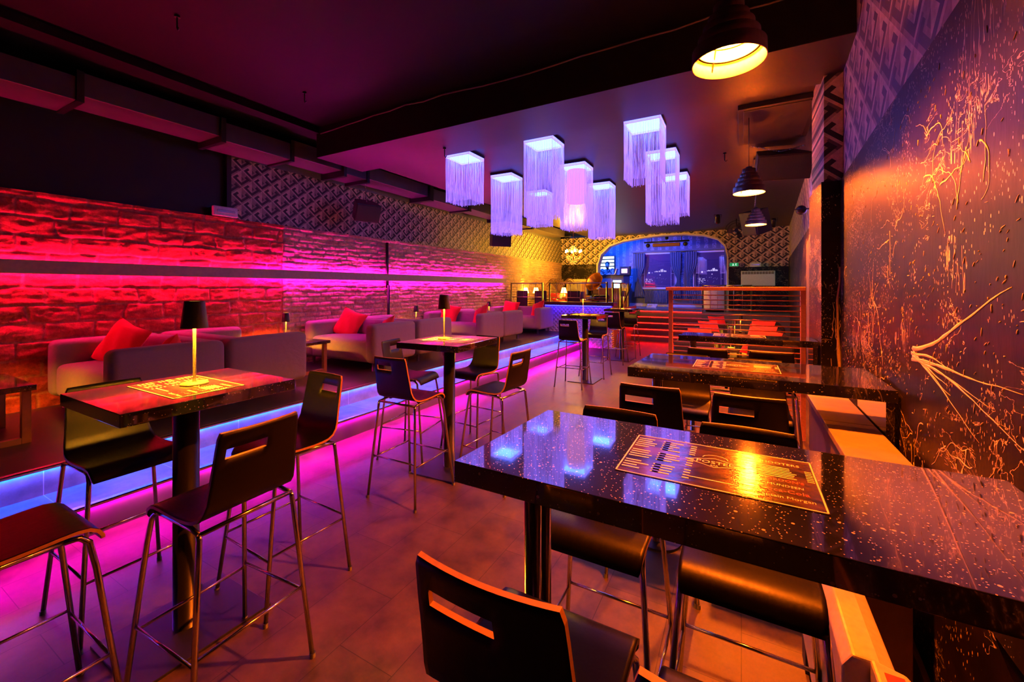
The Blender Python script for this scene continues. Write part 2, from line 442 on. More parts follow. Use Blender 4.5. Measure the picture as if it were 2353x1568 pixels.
# brick wall: real relief
def brick_wall():
    y0, y1, z0, z1 = -.2, 14.8, PL, 2.48
    ys = np.concatenate([np.arange(y0, 8, .0125), np.arange(8, y1 + .01, .022)]); zs = np.arange(z0, z1 + .001, .0125)
    Y, Z = np.meshgrid(ys, zs)
    rng = np.random.RandomState(3); tab = rng.rand(512, 512)
    def vn(x, y):
        xi = np.floor(x).astype(int); yi = np.floor(y).astype(int); fx = x - xi; fy = y - yi
        fx = fx * fx * (3 - 2 * fx); fy = fy * fy * (3 - 2 * fy)
        g = lambda a, b: tab[a % 512, b % 512]
        return (g(xi, yi) * (1 - fx) + g(xi + 1, yi) * fx) * (1 - fy) + (g(xi, yi + 1) * (1 - fx) + g(xi + 1, yi + 1) * fx) * fy
    def fbm(x, y, o=4):
        r = 0; a = .5
        for k in range(o): r = r + a * vn(x * 2 ** k + 17 * k, y * 2 ** k + 31 * k); a *= .5
        return r
    wy = Y + .035 * (fbm(Y * 5, Z * 5) - .5) * 2; wz = Z + .022 * (fbm(Y * 4 + 50, Z * 4 + 9) - .5) * 2
    edge = 3.79
    big = Y < edge
    bw = np.where(big, .36, .235); bh = np.where(big, .172, .078); mo = np.where(big, .010, .008)
    row = np.floor(wz / bh); off = (tab[(row.astype(int) * 7) % 512, 5] * .4 + .5 * (row % 2)) * bw
    col = np.floor((wy + off) / bw)
    fy = (wy + off) / bw - col; fz = wz / bh - row
    dy = np.minimum(fy, 1 - fy) * bw; dz = np.minimum(fz, 1 - fz) * bh
    d = np.minimum(dy, dz)
    face = np.clip((d - mo * .5) / .010, 0, 1)
    rid = tab[(col.astype(int) * 13 + 100) % 512, (row.astype(int) * 29 + 40) % 512]
    rid2 = tab[(col.astype(int) * 5 + 300) % 512, (row.astype(int) * 11 + 240) % 512]
    rough = fbm(Y * 9, Z * 22, 5) - .5
    chip = np.clip(fbm(Y * 3 + 7, Z * 4 + 3, 4) - .52, 0, 1)
    h = .016 * face + .015 * (rid - .5) * face + .030 * rough * (.35 + .65 * face) - .07 * chip
    h = np.where(np.abs(Y - edge) < .015, h - .015, h)
    h = np.where(Z > z1 - .04, h + .012, h)
    X = XW + .005 + h
    nv, nu = Y.shape
    verts = np.stack([X, Y, Z], -1).reshape(-1, 3)
    idx = np.arange(nu * nv).reshape(nv, nu)
    faces = np.stack([idx[:-1, :-1], idx[:-1, 1:], idx[1:, 1:], idx[1:, :-1]], -1).reshape(-1, 4)
    me = bpy.data.meshes.new('wall_left_brick')
    me.vertices.add(len(verts)); me.vertices.foreach_set('co', verts.astype(np.float32).ravel())
    me.loops.add(faces.size); me.loops.foreach_set('vertex_index', faces.astype(np.int32).ravel())
    me.polygons.add(len(faces)); me.polygons.foreach_set('loop_start', np.arange(0, faces.size, 4, dtype=np.int32))
    me.polygons.foreach_set('loop_total', np.full(len(faces), 4, dtype=np.int32))
    me.update(calc_edges=True); me.validate()
    redb = np.stack([.50 + .25 * rid2, .06 + .03 * rid2, .045 + .02 * rid2], -1)
    smallb = np.stack([.55 + .25 * rid2, .30 + .16 * rid2, .20 + .12 * rid2], -1)
    morb = np.array([.62, .20, .17]); mors = np.array([.50, .40, .33])
    bb = np.where(big[..., None], redb, smallb); mm = np.where(big[..., None], morb, mors)
    col4 = np.ones((nv, nu, 4)); col4[..., :3] = bb * face[..., None] + mm * (1 - face[..., None])
    at = me.color_attributes.new('tint', 'FLOAT_COLOR', 'POINT'); at.data.foreach_set('color', col4.astype(np.float32).ravel())
    me.materials.append(M['brick'])
    me.polygons.foreach_set('use_smooth', np.ones(len(faces), dtype=bool))
    o = bpy.data.objects.new('wall_left_brick', me); C.objects.link(o); tag(o, kind='structure')
brick_wall()
struct('wall_left', MB().box(XW - .25, XW - .08, -2, 14.8, 0, 3.8), M['black_wall'])
struct('wall_left_wallpaper', MB().box(XW - .0799, XW - .03, 3.08, 14.8, 2.47, 3.32), M['paper_y'])
struct('wall_left_upper', MB().box(XW - .0799, XW - .04, 3.08, 14.8, 3.321, 3.75), plain('blue_grey_wall', (.16, .17, .22), .6))
struct('trim_3', MB().box(XW - .0799, XW - .0, 3.02, 3.075, 2.49, 3.6), M['black_wall'])
# recess over the brick wall at the front is left dark
struct('wall_front', MB().box(-6.3, 1.6, -2.2, -2, 0, 3.8), M['black_wall'])
# right wall: skewed, lower splash-painted panel and upper wallpaper
def skew_wall(y0, y1, z0, z1, dx0=0.0, th=.2):
    b = MB(); vs = []
    for z in (z0, z1):
        for (y, t) in ((y0, 0), (y1, 0), (y1, th), (y0, th)): vs.append((XR(y) + dx0 + t, y, z))
    return b._add(vs, [(0, 1, 2, 3)[::-1], (4, 5, 6, 7), (0, 4, 5, 1)[::-1], (1, 5, 6, 2)[::-1], (2, 6, 7, 3)[::-1], (3, 7, 4, 0)[::-1]])
wall_r = struct('wall_right', skew_wall(-2, 14.8, 0, 2.42), M['splat_y'])
struct('wall_right_wallpaper', skew_wall(-2, 14.8, 2.421, 3.75, .02), M['paper_r'])
# pilaster
struct('wall_right_pilaster', MB().box(.575, .80, 4.2241, 4.92, 0, 2.42), M['splat_y'])
struct('wall_right_pilaster_front', MB().box(.575, .80, 4.22, 4.224, 0, 2.42), M['splat_x'])
struct('wall_right_pilaster_top', MB().box(.595, .80, 4.24, 4.90, 2.421, 3.45), M['paper_x'])
struct('wall_right_pier', MB().box(.80, 1.1, 6.6, 7.1, 0, 2.2), plain('violet_dark_wall', (.07, .06, .09), .5))

# far wall with arch
ARCH = [(-4.61, 0), (-4.61, 1.9), (-4.60, 2.38), (-4.48, 2.77), (-4.16, 3.06), (-3.69, 3.21), (-2.94, 3.31), (-2.37, 3.35), (-1.68, 3.35), (-1.03, 3.26), (-.65, 3.12), (-.45, 2.89), (-.38, 2.54), (-.38, 0)]
wb = MB(); yb0, yb1 = 14.8, 15.1; top = 3.42
wb.box(-6.3, -4.61, yb0, yb1, 0, top).box(-.38, 1.6, yb0, yb1, 0, top)
for (a, b) in zip(ARCH[1:-2], ARCH[2:-1]):
    wb._add([(a[0], yb0, a[1]), (b[0], yb0, b[1]), (b[0], yb0, top), (a[0], yb0, top)], [(0, 1, 2, 3)])
    wb._add([(a[0], yb1, a[1]), (b[0], yb1, b[1]), (b[0], yb1, top), (a[0], yb1, top)], [(3, 2, 1, 0)])
struct('wall_back', wb, M['paper_x'])
ab = MB()
for (a, b) in zip(ARCH[:-1], ARCH[1:]):
    ab._add([(a[0], yb0 - .02, a[1]), (b[0], yb0 - .02, b[1]), (b[0], yb1 + .02, b[1]), (a[0], yb1 + .02, a[1])], [(0, 1, 2, 3)])
struct('trim_4', ab, M['white_plaster'], solid=.05)
struct('wall_back_panel_left', MB().box(-6.05, -4.645, 14.77, 14.7999, .5, 2.42), M['splat_x'])
struct('wall_back_panel_right', MB().box(-.345, 1.3, 14.77, 14.7999, 0, 2.2), M['splat_x'])
# ceilings
struct('ceiling', MB().box(-4.95, 1.6, -2, 3.63, 3.7, 3.8), M['black_paint'])
struct('ceiling_rear', MB().box(-4.9, 1.6, 4.4, 15.0, 3.40, 3.8), M['ceil_gloss'])
struct('ceiling_rear_left', MB().box(-6.3, -4.9001, 9.3, 15.0, 3.56, 3.6199), M['black_paint'])
struct('ceiling_side', MB().box(-6.3, -4.95, -2, 15.0, 3.62, 3.8), M['black_paint'])
struct('ceiling_beam', MB().box(-5.0, 1.6, 3.63, 4.4, 3.305, 3.8), M['black_paint'])
struct('ceiling_beam_underside', MB().box(-5.0, 1.6, 3.63, 4.4, 3.30, 3.3049), M['ceil_gloss'])
# rear dining platform, stage, steps
struct('floor_rear_platform', MB().box(XW - .2, -2.9, 10.6, 14.8, 0, .5), M['deck'])
struct('floor_stage', MB().box(-2.86, 1.5, 13.75, 14.8, 0, .82).box(-5.9, 1.2, 14.8, 17.2, .6, .82), plain('stage_floor_boards', (.14, .14, .16), .3, gs=10))
st = MB()
for k in range(4): st.box(-2.86, -1.05, 12.5 + .31 * k, 13.75, .164 * k + .0001, .164 * (k + 1))
struct('floor_stage_steps', st, plain('step_dark_wood', (.07, .04, .035), .35, gs=20))
for k in range(5):
    y = 12.5 + .3125 * k; z = .164 * (k + 1)
    led('led_strip', MB().box(-2.86, -1.05, y - .016, y - .001, z - .02, z - .004), E_STEP,
        ['lowest', 'second lowest', 'middle', 'second highest', 'topmost'][k] + ' of the red glowing light strips on the stage steps')
# half wall with ledge between sofa platform and rear dining platform
struct('wall_half_counter', MB().box(-4.72, -2.86, 10.43, 10.6, 0, 1.09), M['quilt'])
struct('trim_5', MB().box(-4.80, -2.80, 10.33, 10.72, 1.0901, 1.18), M['black_metal'])
struct('wall_half_side', MB().box(-2.8999, -2.861, 10.6001, 13.2, 0, 1.0), M['panel_wall'])
struct('wall_half_low', MB().box(XW, -4.721, 10.43, 10.5999, 0, .62), M['deck'])
led('led_strip', MB().box(-4.70, -2.88, 10.395, 10.415, 1.080, 1.0895), E_PURP, 'violet light strip under the dark ledge of the quilted half wall')
# stage room
struct('wall_stage_back', MB().box(-6.0, .3, 17.2, 17.4, 1.5, 3.6).box(-6, .3, 17.2, 17.4, .6, 1.4999), M['stage_wall'])
struct('wall_stage_left', MB().box(-6.0, -5.75, 15.1, 17.2, .6, 3.6), M['stage_wall'])
struct('wall_stage_right', MB().box(-.1, .1, 15.1, 17.2, .6, 3.6), M['stage_wall'])
struct('ceiling_stage', MB().box(-6, .3, 15.1, 17.4, 3.55, 3.8), M['black_paint'])
struct('baseboard_stage', MB().box(-5.7, -.1, 17.15, 17.199, .82, .93), M['white_plaster'])
struct('wall_stage_wainscot', MB().box(-5.7, -.1, 17.165, 17.1999, .931, 1.55), M['panel_wall'])
struct('baseboard_right', skew_wall(-2, 4.2, 0, .15, -.02, .019), M['orange_wood'])

# ------------------------------------------------------------------ shelf rail with strips on the brick wall
r = empty('wall_rail', (XW, 0, 1.75), 0, 'long grey wooden rail running along the brick wall between glowing light strips', 'wall rail')
rb = MB().box(.095, .145, -.2, 10.3, -.065, .065); rb.build('rail_board', M['wood_rail'], r, bevel=.006)
for y in np.arange(.3, 10.3, .9): MB().box(.0, .095, y - .02, y + .02, -.02, .02).build('bracket', M['black_metal'], r)
def seg_strip(y0, y1, z, m, label):
    led('led_strip', MB().box(XW + .060, XW + .072, y0, y1, z - .004, z + .006), m, label)
seg_strip(-.2, 3.3, 1.795, E_RED, 'red glowing strip along the top of the rail at its left part')
seg_strip(3.3, 10.28, 1.795, E_MAG, 'magenta glowing strip along the top of the rail at its far part')
seg_strip(-.2, 3.3, 1.705, E_RED, 'red glowing strip along the underside of the rail at its left part')
seg_strip(3.3, 10.28, 1.705, E_MAG, 'magenta glowing strip along the underside of the rail at its far part')
tag(MB().tube([(XW + .09, 5.83, PL), (XW + .09, 5.83, 1.6)], .028, 10).tube([(XW + .06, 5.83, 1.55), (XW + .05, 5.83, 2.42)], .028, 10).build('drain_pipe', M['black_metal']),
    'thin dark vertical pipe running up the brick wall behind the second sofa group', 'pipe')

# ------------------------------------------------------------------ bar chairs
def chair_shell():
    prof = [(-.232, 1.055), (-.229, 1.035), (-.222, .995), (-.216, .96), (-.208, .92), (-.197, .86), (-.188, .81), (-.176, .778), (-.155, .752), (-.125, .738), (-.09, .733), (-.04, .731), (.02, .733), (.08, .737), (.12, .738), (.150, .733), (.172, .718), (.184, .698), (.186, .685)]
    wid = [.142, .149, .152, .154, .156, .160, .164, .169, .173, .175, .176, .177, .177, .177, .177, .176, .175, .172, .166]
    xs = [-1, -.93, -.80, -.70, -.5, -.3, -.1, .05, .14, .3, .5, .7, .85, .94, 1]
    # slot: rows 2..3 (one band), columns -.80 -> .14
    n, mm = len(prof), len(xs); t = .011
    def P(i): return Vector((0, prof[i][0], prof[i][1]))
    top = []; bot = []
    for i in range(n):
        a = P(max(0, i - 1)); b = P(min(n - 1, i + 1)); tan = (b - a).normalized()
        nor = Vector((1, 0, 0)).cross(tan); nor.normalize()
        for x in xs:
            w = wid[i] * x
            bend = max(0.0, (prof[i][1] - .78) / .28)
            dy = -.016 * bend * (1 - x * x)
            p = P(i) + Vector((w, dy, 0))
            top.append(p + nor * t / 2); bot.append(p - nor * t / 2)
    vs = top + bot; N = n * mm; fs = []; ms = []; cells = set()
    for i in range(n - 1):
        for j in range(mm - 1):
            if i in (2,) and 2 <= j <= 7: continue
            cells.add((i, j))
    b = MB(); F = []; G = []
    for (i, j) in cells:
        q = [i * mm + j, i * mm + j + 1, (i + 1) * mm + j + 1, (i + 1) * mm + j]
        F.append(tuple(q)); F.append(tuple(N + k for k in q[::-1]))
        for (di, dj, a, c) in ((-1, 0, q[0], q[1]), (0, 1, q[1], q[2]), (1, 0, q[2], q[3]), (0, -1, q[3], q[0])):
            if (i + di, j + dj) not in cells: G.append((c, a, N + a, N + c))
    b._add(vs, F, 0, True)
    o = len(b.v) - len(vs)
    for g in G: b.f.append(g); b.m.append(1); b.s.append(False)
    return b
def make_chair():
    t = empty('bar_chair', cat='bar chair', group='slotted plywood bar chairs on chrome legs')
    sh = chair_shell().build('seat_shell', [M['ply'], M['ply_edge']], t)
    feet = {}
    for sx in (-1, 1):
        front = [(sx * .222, .232, 0), (sx * .178, .165, .60), (sx * .170, .150, .69), (sx * .166, .128, .714), (sx * .164, .09, .719)]
        rear = [(sx * .226, -.222, 0), (sx * .172, -.165, .69), (sx * .170, -.160, .706)]
        MB().tube(front, .0095, 9).build('leg', M['chrome'], t)
        MB().tube(rear, .0095, 9).build('leg', M['chrome'], t)
    fr = MB()
    for sx in (-1, 1): fr.tube([(sx * .164, .10, .719), (sx * .166, -.10, .714), (sx * .170, -.162, .706)], .0085, 8)
    fr.tube([(-.17, -.161, .706), (.17, -.161, .706)], .0085, 8).tube([(-.165, .10, .715), (.165, .10, .715)], .007, 8)
    for sx in (-1, 1):
        for y in (-.08, .07): fr.cyl((sx * .135, y), .012, .712, .727, 10)
    fr.build('seat_frame', M['chrome'], t)
    def at(sx, sy, z):
        if sy > 0: k = z / .60; return (sx * (.222 - .044 * k), .232 - .067 * k, z)
        k = z / .69; return (sx * (.226 - .054 * k), -.222 + .057 * k, z)
    for (a, b2, z) in (((-1, 1), (1, 1), .27), ((-1, -1), (1, -1), .31), ((-1, 1), (-1, -1), .29), ((1, 1), (1, -1), .29)):
        MB().tube([at(*a, z), at(*b2, z)], .006, 8).build('footrest_rod', M['chrome'], t)
    for sx in (-1, 1):
        for sy in (-1, 1):
            p = at(sx, sy, .0); MB().cyl((p[0], p[1]), .0125, 0, .02, 10).build('foot_cap', M['black_plastic'], t)
    return t
# (x, y) of the middle of the backrest top, facing
def chair_at(x, y, face):
    rz = {'+y': 0, '-y': PI, '+x': -PI / 2, '-x': PI / 2}[face] if isinstance(face, str) else face
    dx, dy = math.sin(-rz) * .232 * 1, math.cos(rz) * .232
    return (x + dx, y + dy, 0), rz
CH = [
 (-1.555, .90, PI / 2 + .05, 'black slotted chair with back to the aisle, front right of the nearest pedestal table'),
 (-2.915, .88, -PI / 2, 'bar chair with gold-lit backrest between the nearest pedestal table and the blue step'),
 (-2.11, 1.59, PI - .03, 'bar chair facing the camera at the far side of the nearest pedestal table'),
 (-2.10, .16, .0, 'bar chair cut by the left picture edge, only its reddish seat and legs show'),
 (-2.195, 2.175, .02, 'black slotted chair, back to the camera, at near side of second pedestal table'),
 (-1.515, 2.90, PI / 2 - .06, 'bar chair with blue-lit seat at the aisle side of the second pedestal table'),
 (-2.29, 3.64, PI - .08, 'bar chair facing the camera at the far side of the second pedestal table'),
 (-2.93, 2.92, -PI / 2 + .2, 'bar chair with orange-lit backrest on the step side of the second pedestal table'),
 (-2.34, 6.02, .0, 'black slotted chair with back to the camera at the third pedestal table'),
 (-2.26, 7.38, PI, 'bar chair with golden front at the far side of the third pedestal table'),
 (-2.30, 8.36, .0, 'black slotted chair with back to the camera at the farthest pedestal table'),
 (-2.24, 9.72, PI, 'bar chair with yellow-lit front at the far side of the farthest pedestal table'),
 (-.385, .597, .0, 'large black slotted chair in the foreground at the nearest wall table'),
 (.026, .552, .0, 'bar chair at the bottom picture edge, only its orange top corner showing'),
 (-.435, 1.69, PI, 'bar chair facing the camera behind the nearest wall table, its aisle end'),
 (.015, 1.685, PI, 'bar chair facing the camera behind the nearest wall table, its wall end'),
 (-.41, 2.185, .0, 'black slotted chair with back to the camera at the middle wall table, its aisle end'),
 (.03, 2.19, .0, 'black slotted chair with back to the camera at the middle wall table, its wall end'),
 (-.36, 3.36, PI, 'bar chair facing the camera under the middle wall table, its aisle end'),
 (.10, 3.36, PI, 'bar chair facing the camera under the middle wall table, its wall end'),
 (-.245, 3.75, .0, 'bar chair before the farthest wall table, its aisle end, only the backrest top showing'),
 (.20, 3.78, .0, 'bar chair before the farthest wall table, its wall end, only the backrest top showing'),
]
proto_place(make_chair, [(*chair_at(x, y, f), l) for x, y, f, l in CH])

# ------------------------------------------------------------------ tables
def text_mesh(b, txt, x, y, z, size, m, align='CENTER', rot=0):
    cu = bpy.data.curves.new('t', 'FONT'); cu.body = txt; cu.size = size; cu.align_x = align; cu.resolution_u = 2
    o = bpy.data.objects.new('t', cu); C.objects.link(o)
    dg = bpy.context.evaluated_depsgraph_get(); me = bpy.data.meshes.new_from_object(o.evaluated_get(dg))
    M4 = Matrix.Translation((x, y, z)) @ Matrix.Rotation(rot, 4, 'Z')
    b._add([tuple(v.co) for v in me.vertices], [tuple(p.vertices) for p in me.polygons], m, False, M4)
    bpy.data.objects.remove(o); bpy.data.curves.remove(cu); bpy.data.meshes.remove(me)
def line(b, x0, y0, x1, y1, z, w, m=0):
    d = Vector((x1 - x0, y1 - y0, 0)).normalized(); n = Vector((-d.y, d.x, 0)) * w / 2
    p = Vector((x0, y0, z)); q = Vector((x1, y1, z))
    b._add([p - n, q - n, q + n, p + n], [(0, 1, 2, 3)], m)
def menu(parent, w, h, z, rot=0):
    """printed drinks list under a clear sheet on a table"""
    e = MB().box(-w / 2, w / 2, -h / 2, h / 2, 0, .0012).build('menu', M['menu'], parent, loc=(0, 0, z)); e.rotation_euler = (0, 0, rot)
    b = MB(); zz = .0018
    for (x0, y0, x1, y1) in ((-1, -1, 1, -1), (1, -1, 1, 1), (1, 1, -1, 1), (-1, 1, -1, -1)):
        line(b, x0 * w / 2 * .985, y0 * h / 2 * .97, x1 * w / 2 * .985, y1 * h / 2 * .97, zz, .0035)
    k = h / .28
    # middle emblem
    for (x0, y0, x1, y1) in ((-.07, 0, 0, .03), (0, .03, .07, 0), (.07, 0, 0, -.03), (0, -.03, -.07, 0)):
        line(b, x0 * k, y0 * k + .02 * k, x1 * k, y1 * k + .02 * k, zz, .0022 * k)
    text_mesh(b, 'POSTEL', 0, .012 * k, zz, .026 * k, 0); text_mesh(b, 'BAR', 0, -.002 * k, zz, .010 * k, 0)
    for i in range(7):
        a = PI * i / 6; b2 = PI * (i + 1) / 6
        if i < 6: line(b, .03 * k * math.cos(a), .05 * k + .022 * k * math.sin(a), .03 * k * math.cos(b2), .05 * k + .022 * k * math.sin(b2), zz, .002 * k)
    line(b, -.055 * k, -.09 * k, .055 * k, -.09 * k, zz, .004 * k)
    # right column
    xr = w / 2 * .66
    text_mesh(b, 'SHOOTERS', xr, h * .32, zz, .018 * k, 0)
    for i in range(7):
        y = h * .24 - i * h * .035
        line(b, xr - .05 * k, y, xr + .02 * k + .02 * k * random.random(), y, zz, .004 * k); line(b, xr + .052 * k, y, xr + .066 * k, y, zz, .004 * k)
    text_mesh(b, "GORDON'S", xr, -h * .06, zz, .017 * k, 1); text_mesh(b, 'AMUNDSEN', xr, -h * .16, zz, .015 * k, 0)
    text_mesh(b, 'Coca-Cola', xr, -h * .27, zz, .022 * k, 1); text_mesh(b, 'Captain Morgan', xr, -h * .38, zz, .017 * k, 0)
    # left columns of drinks and prices
    for cx in (-w / 2 * .78, -w / 2 * .46):
        for i in range(15):
            if i in (5, 10): continue
            y = h * .40 - i * h * .055
            line(b, cx - .038 * k, y, cx + (random.random() * .03 - .008) * k, y, zz, .0055 * k); line(b, cx + .035 * k, y, cx + .05 * k, y, zz, .0055 * k)
    b.build('lettering', [M['menu_line'], M['menu_red']], e)
    return e
TH = 1.10
def make_table():
    t = empty('bar_table', cat='bar table', group='pedestal bar tables with speckled black tops')
    MB().box(-.30, .30, -.33, .33, TH - .05, TH).build('tabletop', M['terrazzo'], t, bevel=.002)
    menu(t, .44, .28, TH + .0001, 0)
    MB().cyl((0, 0), .05, .012, TH - .05, 24).build('column', M['black_metal'], t)
    MB().box(-.22, .22, -.26, .26, 0, .012).build('base_plate', M['black_plastic'], t, bevel=.002)
    return t
proto_place(make_table, [((-2.23, .95, 0), 0, 'nearest pedestal bar table, speckled black top lit yellow by its lamp'),
    ((-2.22, 2.90, 0), .06, 'second pedestal bar table along the aisle, speckled top ringed by four chairs'),
    ((-2.30, 6.72, 0), 0, 'third pedestal bar table along the aisle, in front of the violet half wall'),
    ((-2.27, 9.05, 0), 0, 'farthest pedestal bar table along the aisle, close to the red stage steps')])

def make_wtable(x0, x1, y0, y1, label, mx):
    t = empty('wall_table', (x0, y0, 0), 0, label, 'high wall table', 'long speckled tables fixed to the right wall')
    L, D = x1 - x0, y1 - y0
    MB()._add([(x, y, z) for z in (TH - .055, TH) for (x, y) in ((0, 0), (L, 0), (L + .0, D), (.03, D))],
              [(0, 3, 2, 1), (4, 5, 6, 7), (0, 1, 5, 4), (1, 2, 6, 5), (2, 3, 7, 6), (3, 0, 4, 7)]).build('tabletop', M['terrazzo'], t, bevel=.002)
    e = menu(t, .43, .28, TH + .0001); e.location = (mx - x0, D / 2 + .02, TH + .0001)
    for yy in (D / 2 - .035, D / 2 + .035):
        MB().cyl((.115, yy), .026, .012, TH - .055, 20).build('leg', M['chrome'], t)
    MB().cyl((.115, D / 2), .14, 0, .012, 28).build('base_plate', M['black_metal'], t)
    MB().prism([(L - .035, TH - .056), (L - .005, TH - .056), (L - .005, TH - .44), (L - .035, TH - .35)], .03, D - .03, 'y').build('wall_bracket', M['terrazzo'], t)
    return t
make_wtable(-.655, .545, .875, 1.41, 'nearest long speckled black wall table, large in the foreground with a menu', -.06)
make_wtable(-.57, .60, 2.40, 2.98, 'middle long speckled black wall table, between two rows of chairs', -.03)
make_wtable(-.53, .565, 4.27, 4.62, 'farthest long speckled black wall table, in front of the orange railing', -.02)

# ------------------------------------------------------------------ little cordless table lamps
def make_lamp():
    t = empty('table_lamp', cat='table lamp', group='small cordless lamps with black cone shades')
    MB().lathe([(.0001, 0), (.055, 0), (.056, .004), (.052, .008), (.012, .011), (.0001, .011)], 28).build('lamp_base', M['stem'], t)
    MB().lathe([(.012, .010), (.008, .016), (.0065, .03), (.0065, .284)], 14).build('stem', M['stem'], t)
    MB().lathe([(.054, .262), (.040, .385), (.038, .387), (.0375, .383), (.0515, .264), (.054, .262)], 32).build('lamp_shade', M['shade'], t)
    MB().lathe([(.0001, .284), (.036, .284), (.036, .289), (.0001, .289)], 20).build('light_disc', E_LAMP, t)
    MB().lathe([(.0001, .386), (.0365, .3855), (.0365, .379), (.0001, .379)], 20).build('shade_top', emit('lamp_top_glow', (1, .5, .08), 2.2), t)
    return t
proto_place(make_lamp, [((-2.235, .985, TH + .002), 0, 'black cone lamp with sandy stem on the nearest pedestal table'),
    ((-2.30, 2.93, TH + .002), 0, 'black cone lamp on the second pedestal table along the aisle'),
    ((-2.33, 6.70, TH + .002), 0, 'black cone lamp on the third pedestal table before the violet counter'),
    ((-2.22, 9.02, TH + .002), 0, 'black cone lamp on the farthest pedestal table near the stage steps'),
    ((-5.5, 3.52, .8215), 0, 'black cone lamp on the low table between the first two sofa pairs'),
    ((-5.22, .66, .8215), 0, 'black cone lamp on the low table beyond the left picture edge'),
    ((-5.55, 6.2, .8215), 0, 'black cone lamp on the low table behind the second lamp table'),
    ((-5.6, 8.95, .8215), 0, 'black cone lamp on the farthest low table by the brick wall'),
    ((-.17, 8.6, .452), 0, 'black cone lamp on the nearest low table behind the orange railing'),
    ((-.13, 10.4, .452), 0, 'black cone lamp on the middle low table behind the orange railing'),
    ((-.02, 12.2, .452), 0, 'black cone lamp on the farthest low table behind the orange railing')])

# ------------------------------------------------------------------ sofas, cushions, coffee tables
def soft_box(b, x0, x1, y0, y1, z0, z1, r=.06, n=5, bulge=.0):
    """box with well rounded edges"""
    cx, cy, cz = (x0 + x1) / 2, (y0 + y1) / 2, (z0 + z1) / 2; hx, hy, hz = (x1 - x0) / 2, (y1 - y0) / 2, (z1 - z0) / 2
    def axis(h):
        k = [-h + r * (1 - math.cos(PI / 2 * i / n)) for i in range(n + 1)]
        k += [-h + r + (2 * h - 2 * r) * i / 4 for i in range(1, 4)]
        return k + [-q for q in k[:n + 1][::-1]]
    ax, ay, az = axis(hx), axis(hy), axis(hz)
    def rnd(p):
        q = Vector((max(-hx + r, min(hx - r, p[0])), max(-hy + r, min(hy - r, p[1])), max(-hz + r, min(hz - r, p[2]))))
        d = Vector(p) - q
        if d.length > 1e-6: d = d.normalized() * r
        o = q + d
        kx, ky, kz = 1 - (o.x / hx) ** 2, 1 - (o.y / hy) ** 2, 1 - (o.z / hz) ** 2
        o += Vector((math.copysign(1, o.x) * bulge * ky * kz * (abs(o.x) / hx) ** 3, math.copysign(1, o.y) * bulge * kx * kz * (abs(o.y) / hy) ** 3, math.copysign(1, o.z) * bulge * kx * ky * (abs(o.z) / hz) ** 3))
        return (o.x + cx, o.y + cy, o.z + cz)
    for (A, B, fn, flip) in ((ax, ay, lambda a, c: (a, c, -hz), 1), (ax, ay, lambda a, c: (a, c, hz), 0), (ax, az, lambda a, c: (a, -hy, c), 0), (ax, az, lambda a, c: (a, hy, c), 1), (ay, az, lambda a, c: (-hx, a, c), 1), (ay, az, lambda a, c: (hx, a, c), 0)):
        vs = [rnd(fn(a, c)) for c in B for a in A]; n1 = len(A)
        fs = [(j * n1 + i, j * n1 + i + 1, (j + 1) * n1 + i + 1, (j + 1) * n1 + i) for j in range(len(B) - 1) for i in range(n1 - 1)]
        b._add(vs, [f[::-1] if flip else f for f in fs], 0, True)
    return b
def make_sofa(m=None, W=1.53, D=.855, leg=True):
    m = m or M['sofa']
    t = empty('sofa', cat='sofa')
    soft_box(MB(), -W / 2 + .03, W / 2 - .03, -D / 2 + .03, D / 2 - .19, .12, .43, .05, 5, .02).build('seat', m, t)
    soft_box(MB(), -W / 2 + .16, W / 2 - .16, D / 2 - .23, D / 2, .12, .655, .055, 5, .012).build('backrest', m, t)
    for sx in (-1, 1):
        x0, x1 = (sx * W / 2 - .19, sx * W / 2) if sx > 0 else (-W / 2, -W / 2 + .19)
        soft_box(MB(), x0, x1, -D / 2, D / 2 - .002, .12, .66, .06, 5, .006).build('armrest', m, t)
        b = MB()
        for y0 in (-D / 2 + .045,):
            pts = [(x1 if sx > 0 else x0, y0, z) for z in (.14, .3, .45, .56)]
    for sx in (-1, 1):
        for sy in (-1, 1): MB().cyl((sx * (W / 2 - .12), sy * (D / 2 - .10)), .022, 0, .125, 14).build('leg', M['steel'], t)
    return t
SX = -5.175
sofa_spots = []
names = ['first', 'second', 'third', 'fourth']
for k, (yA, yB) in enumerate([(1.36 + .43, 2.235 + .43), (4.08 + .43, 5.00 + .43), (6.82 + .43, 7.70 + .43), (9.47 + .43, None)]):
    sofa_spots.append(((SX, yA, PL), 0, ['taupe sofa facing left in the pair nearest the camera, big red cushion on it',
        'taupe sofa facing left behind the second pedestal table, two red cushions on it',
        'violet-lit taupe sofa facing left in the third pair, behind the second lamp table',
        'lone taupe sofa facing left in front of the quilted violet half wall'][k]))
    if yB: sofa_spots.append(((SX, yB, PL), PI, ['taupe sofa standing back to back behind the nearest sofa, blank arm to the aisle',
        'taupe sofa back to back with the second one, partly behind the second pedestal table',
        'violet-lit taupe sofa back to back in the third pair, away from camera'][k]))
def mk_sofa():
    t = make_sofa(); t['group'] = 'taupe sofas along the brick wall'; return t
proto_place(mk_sofa, sofa_spots)

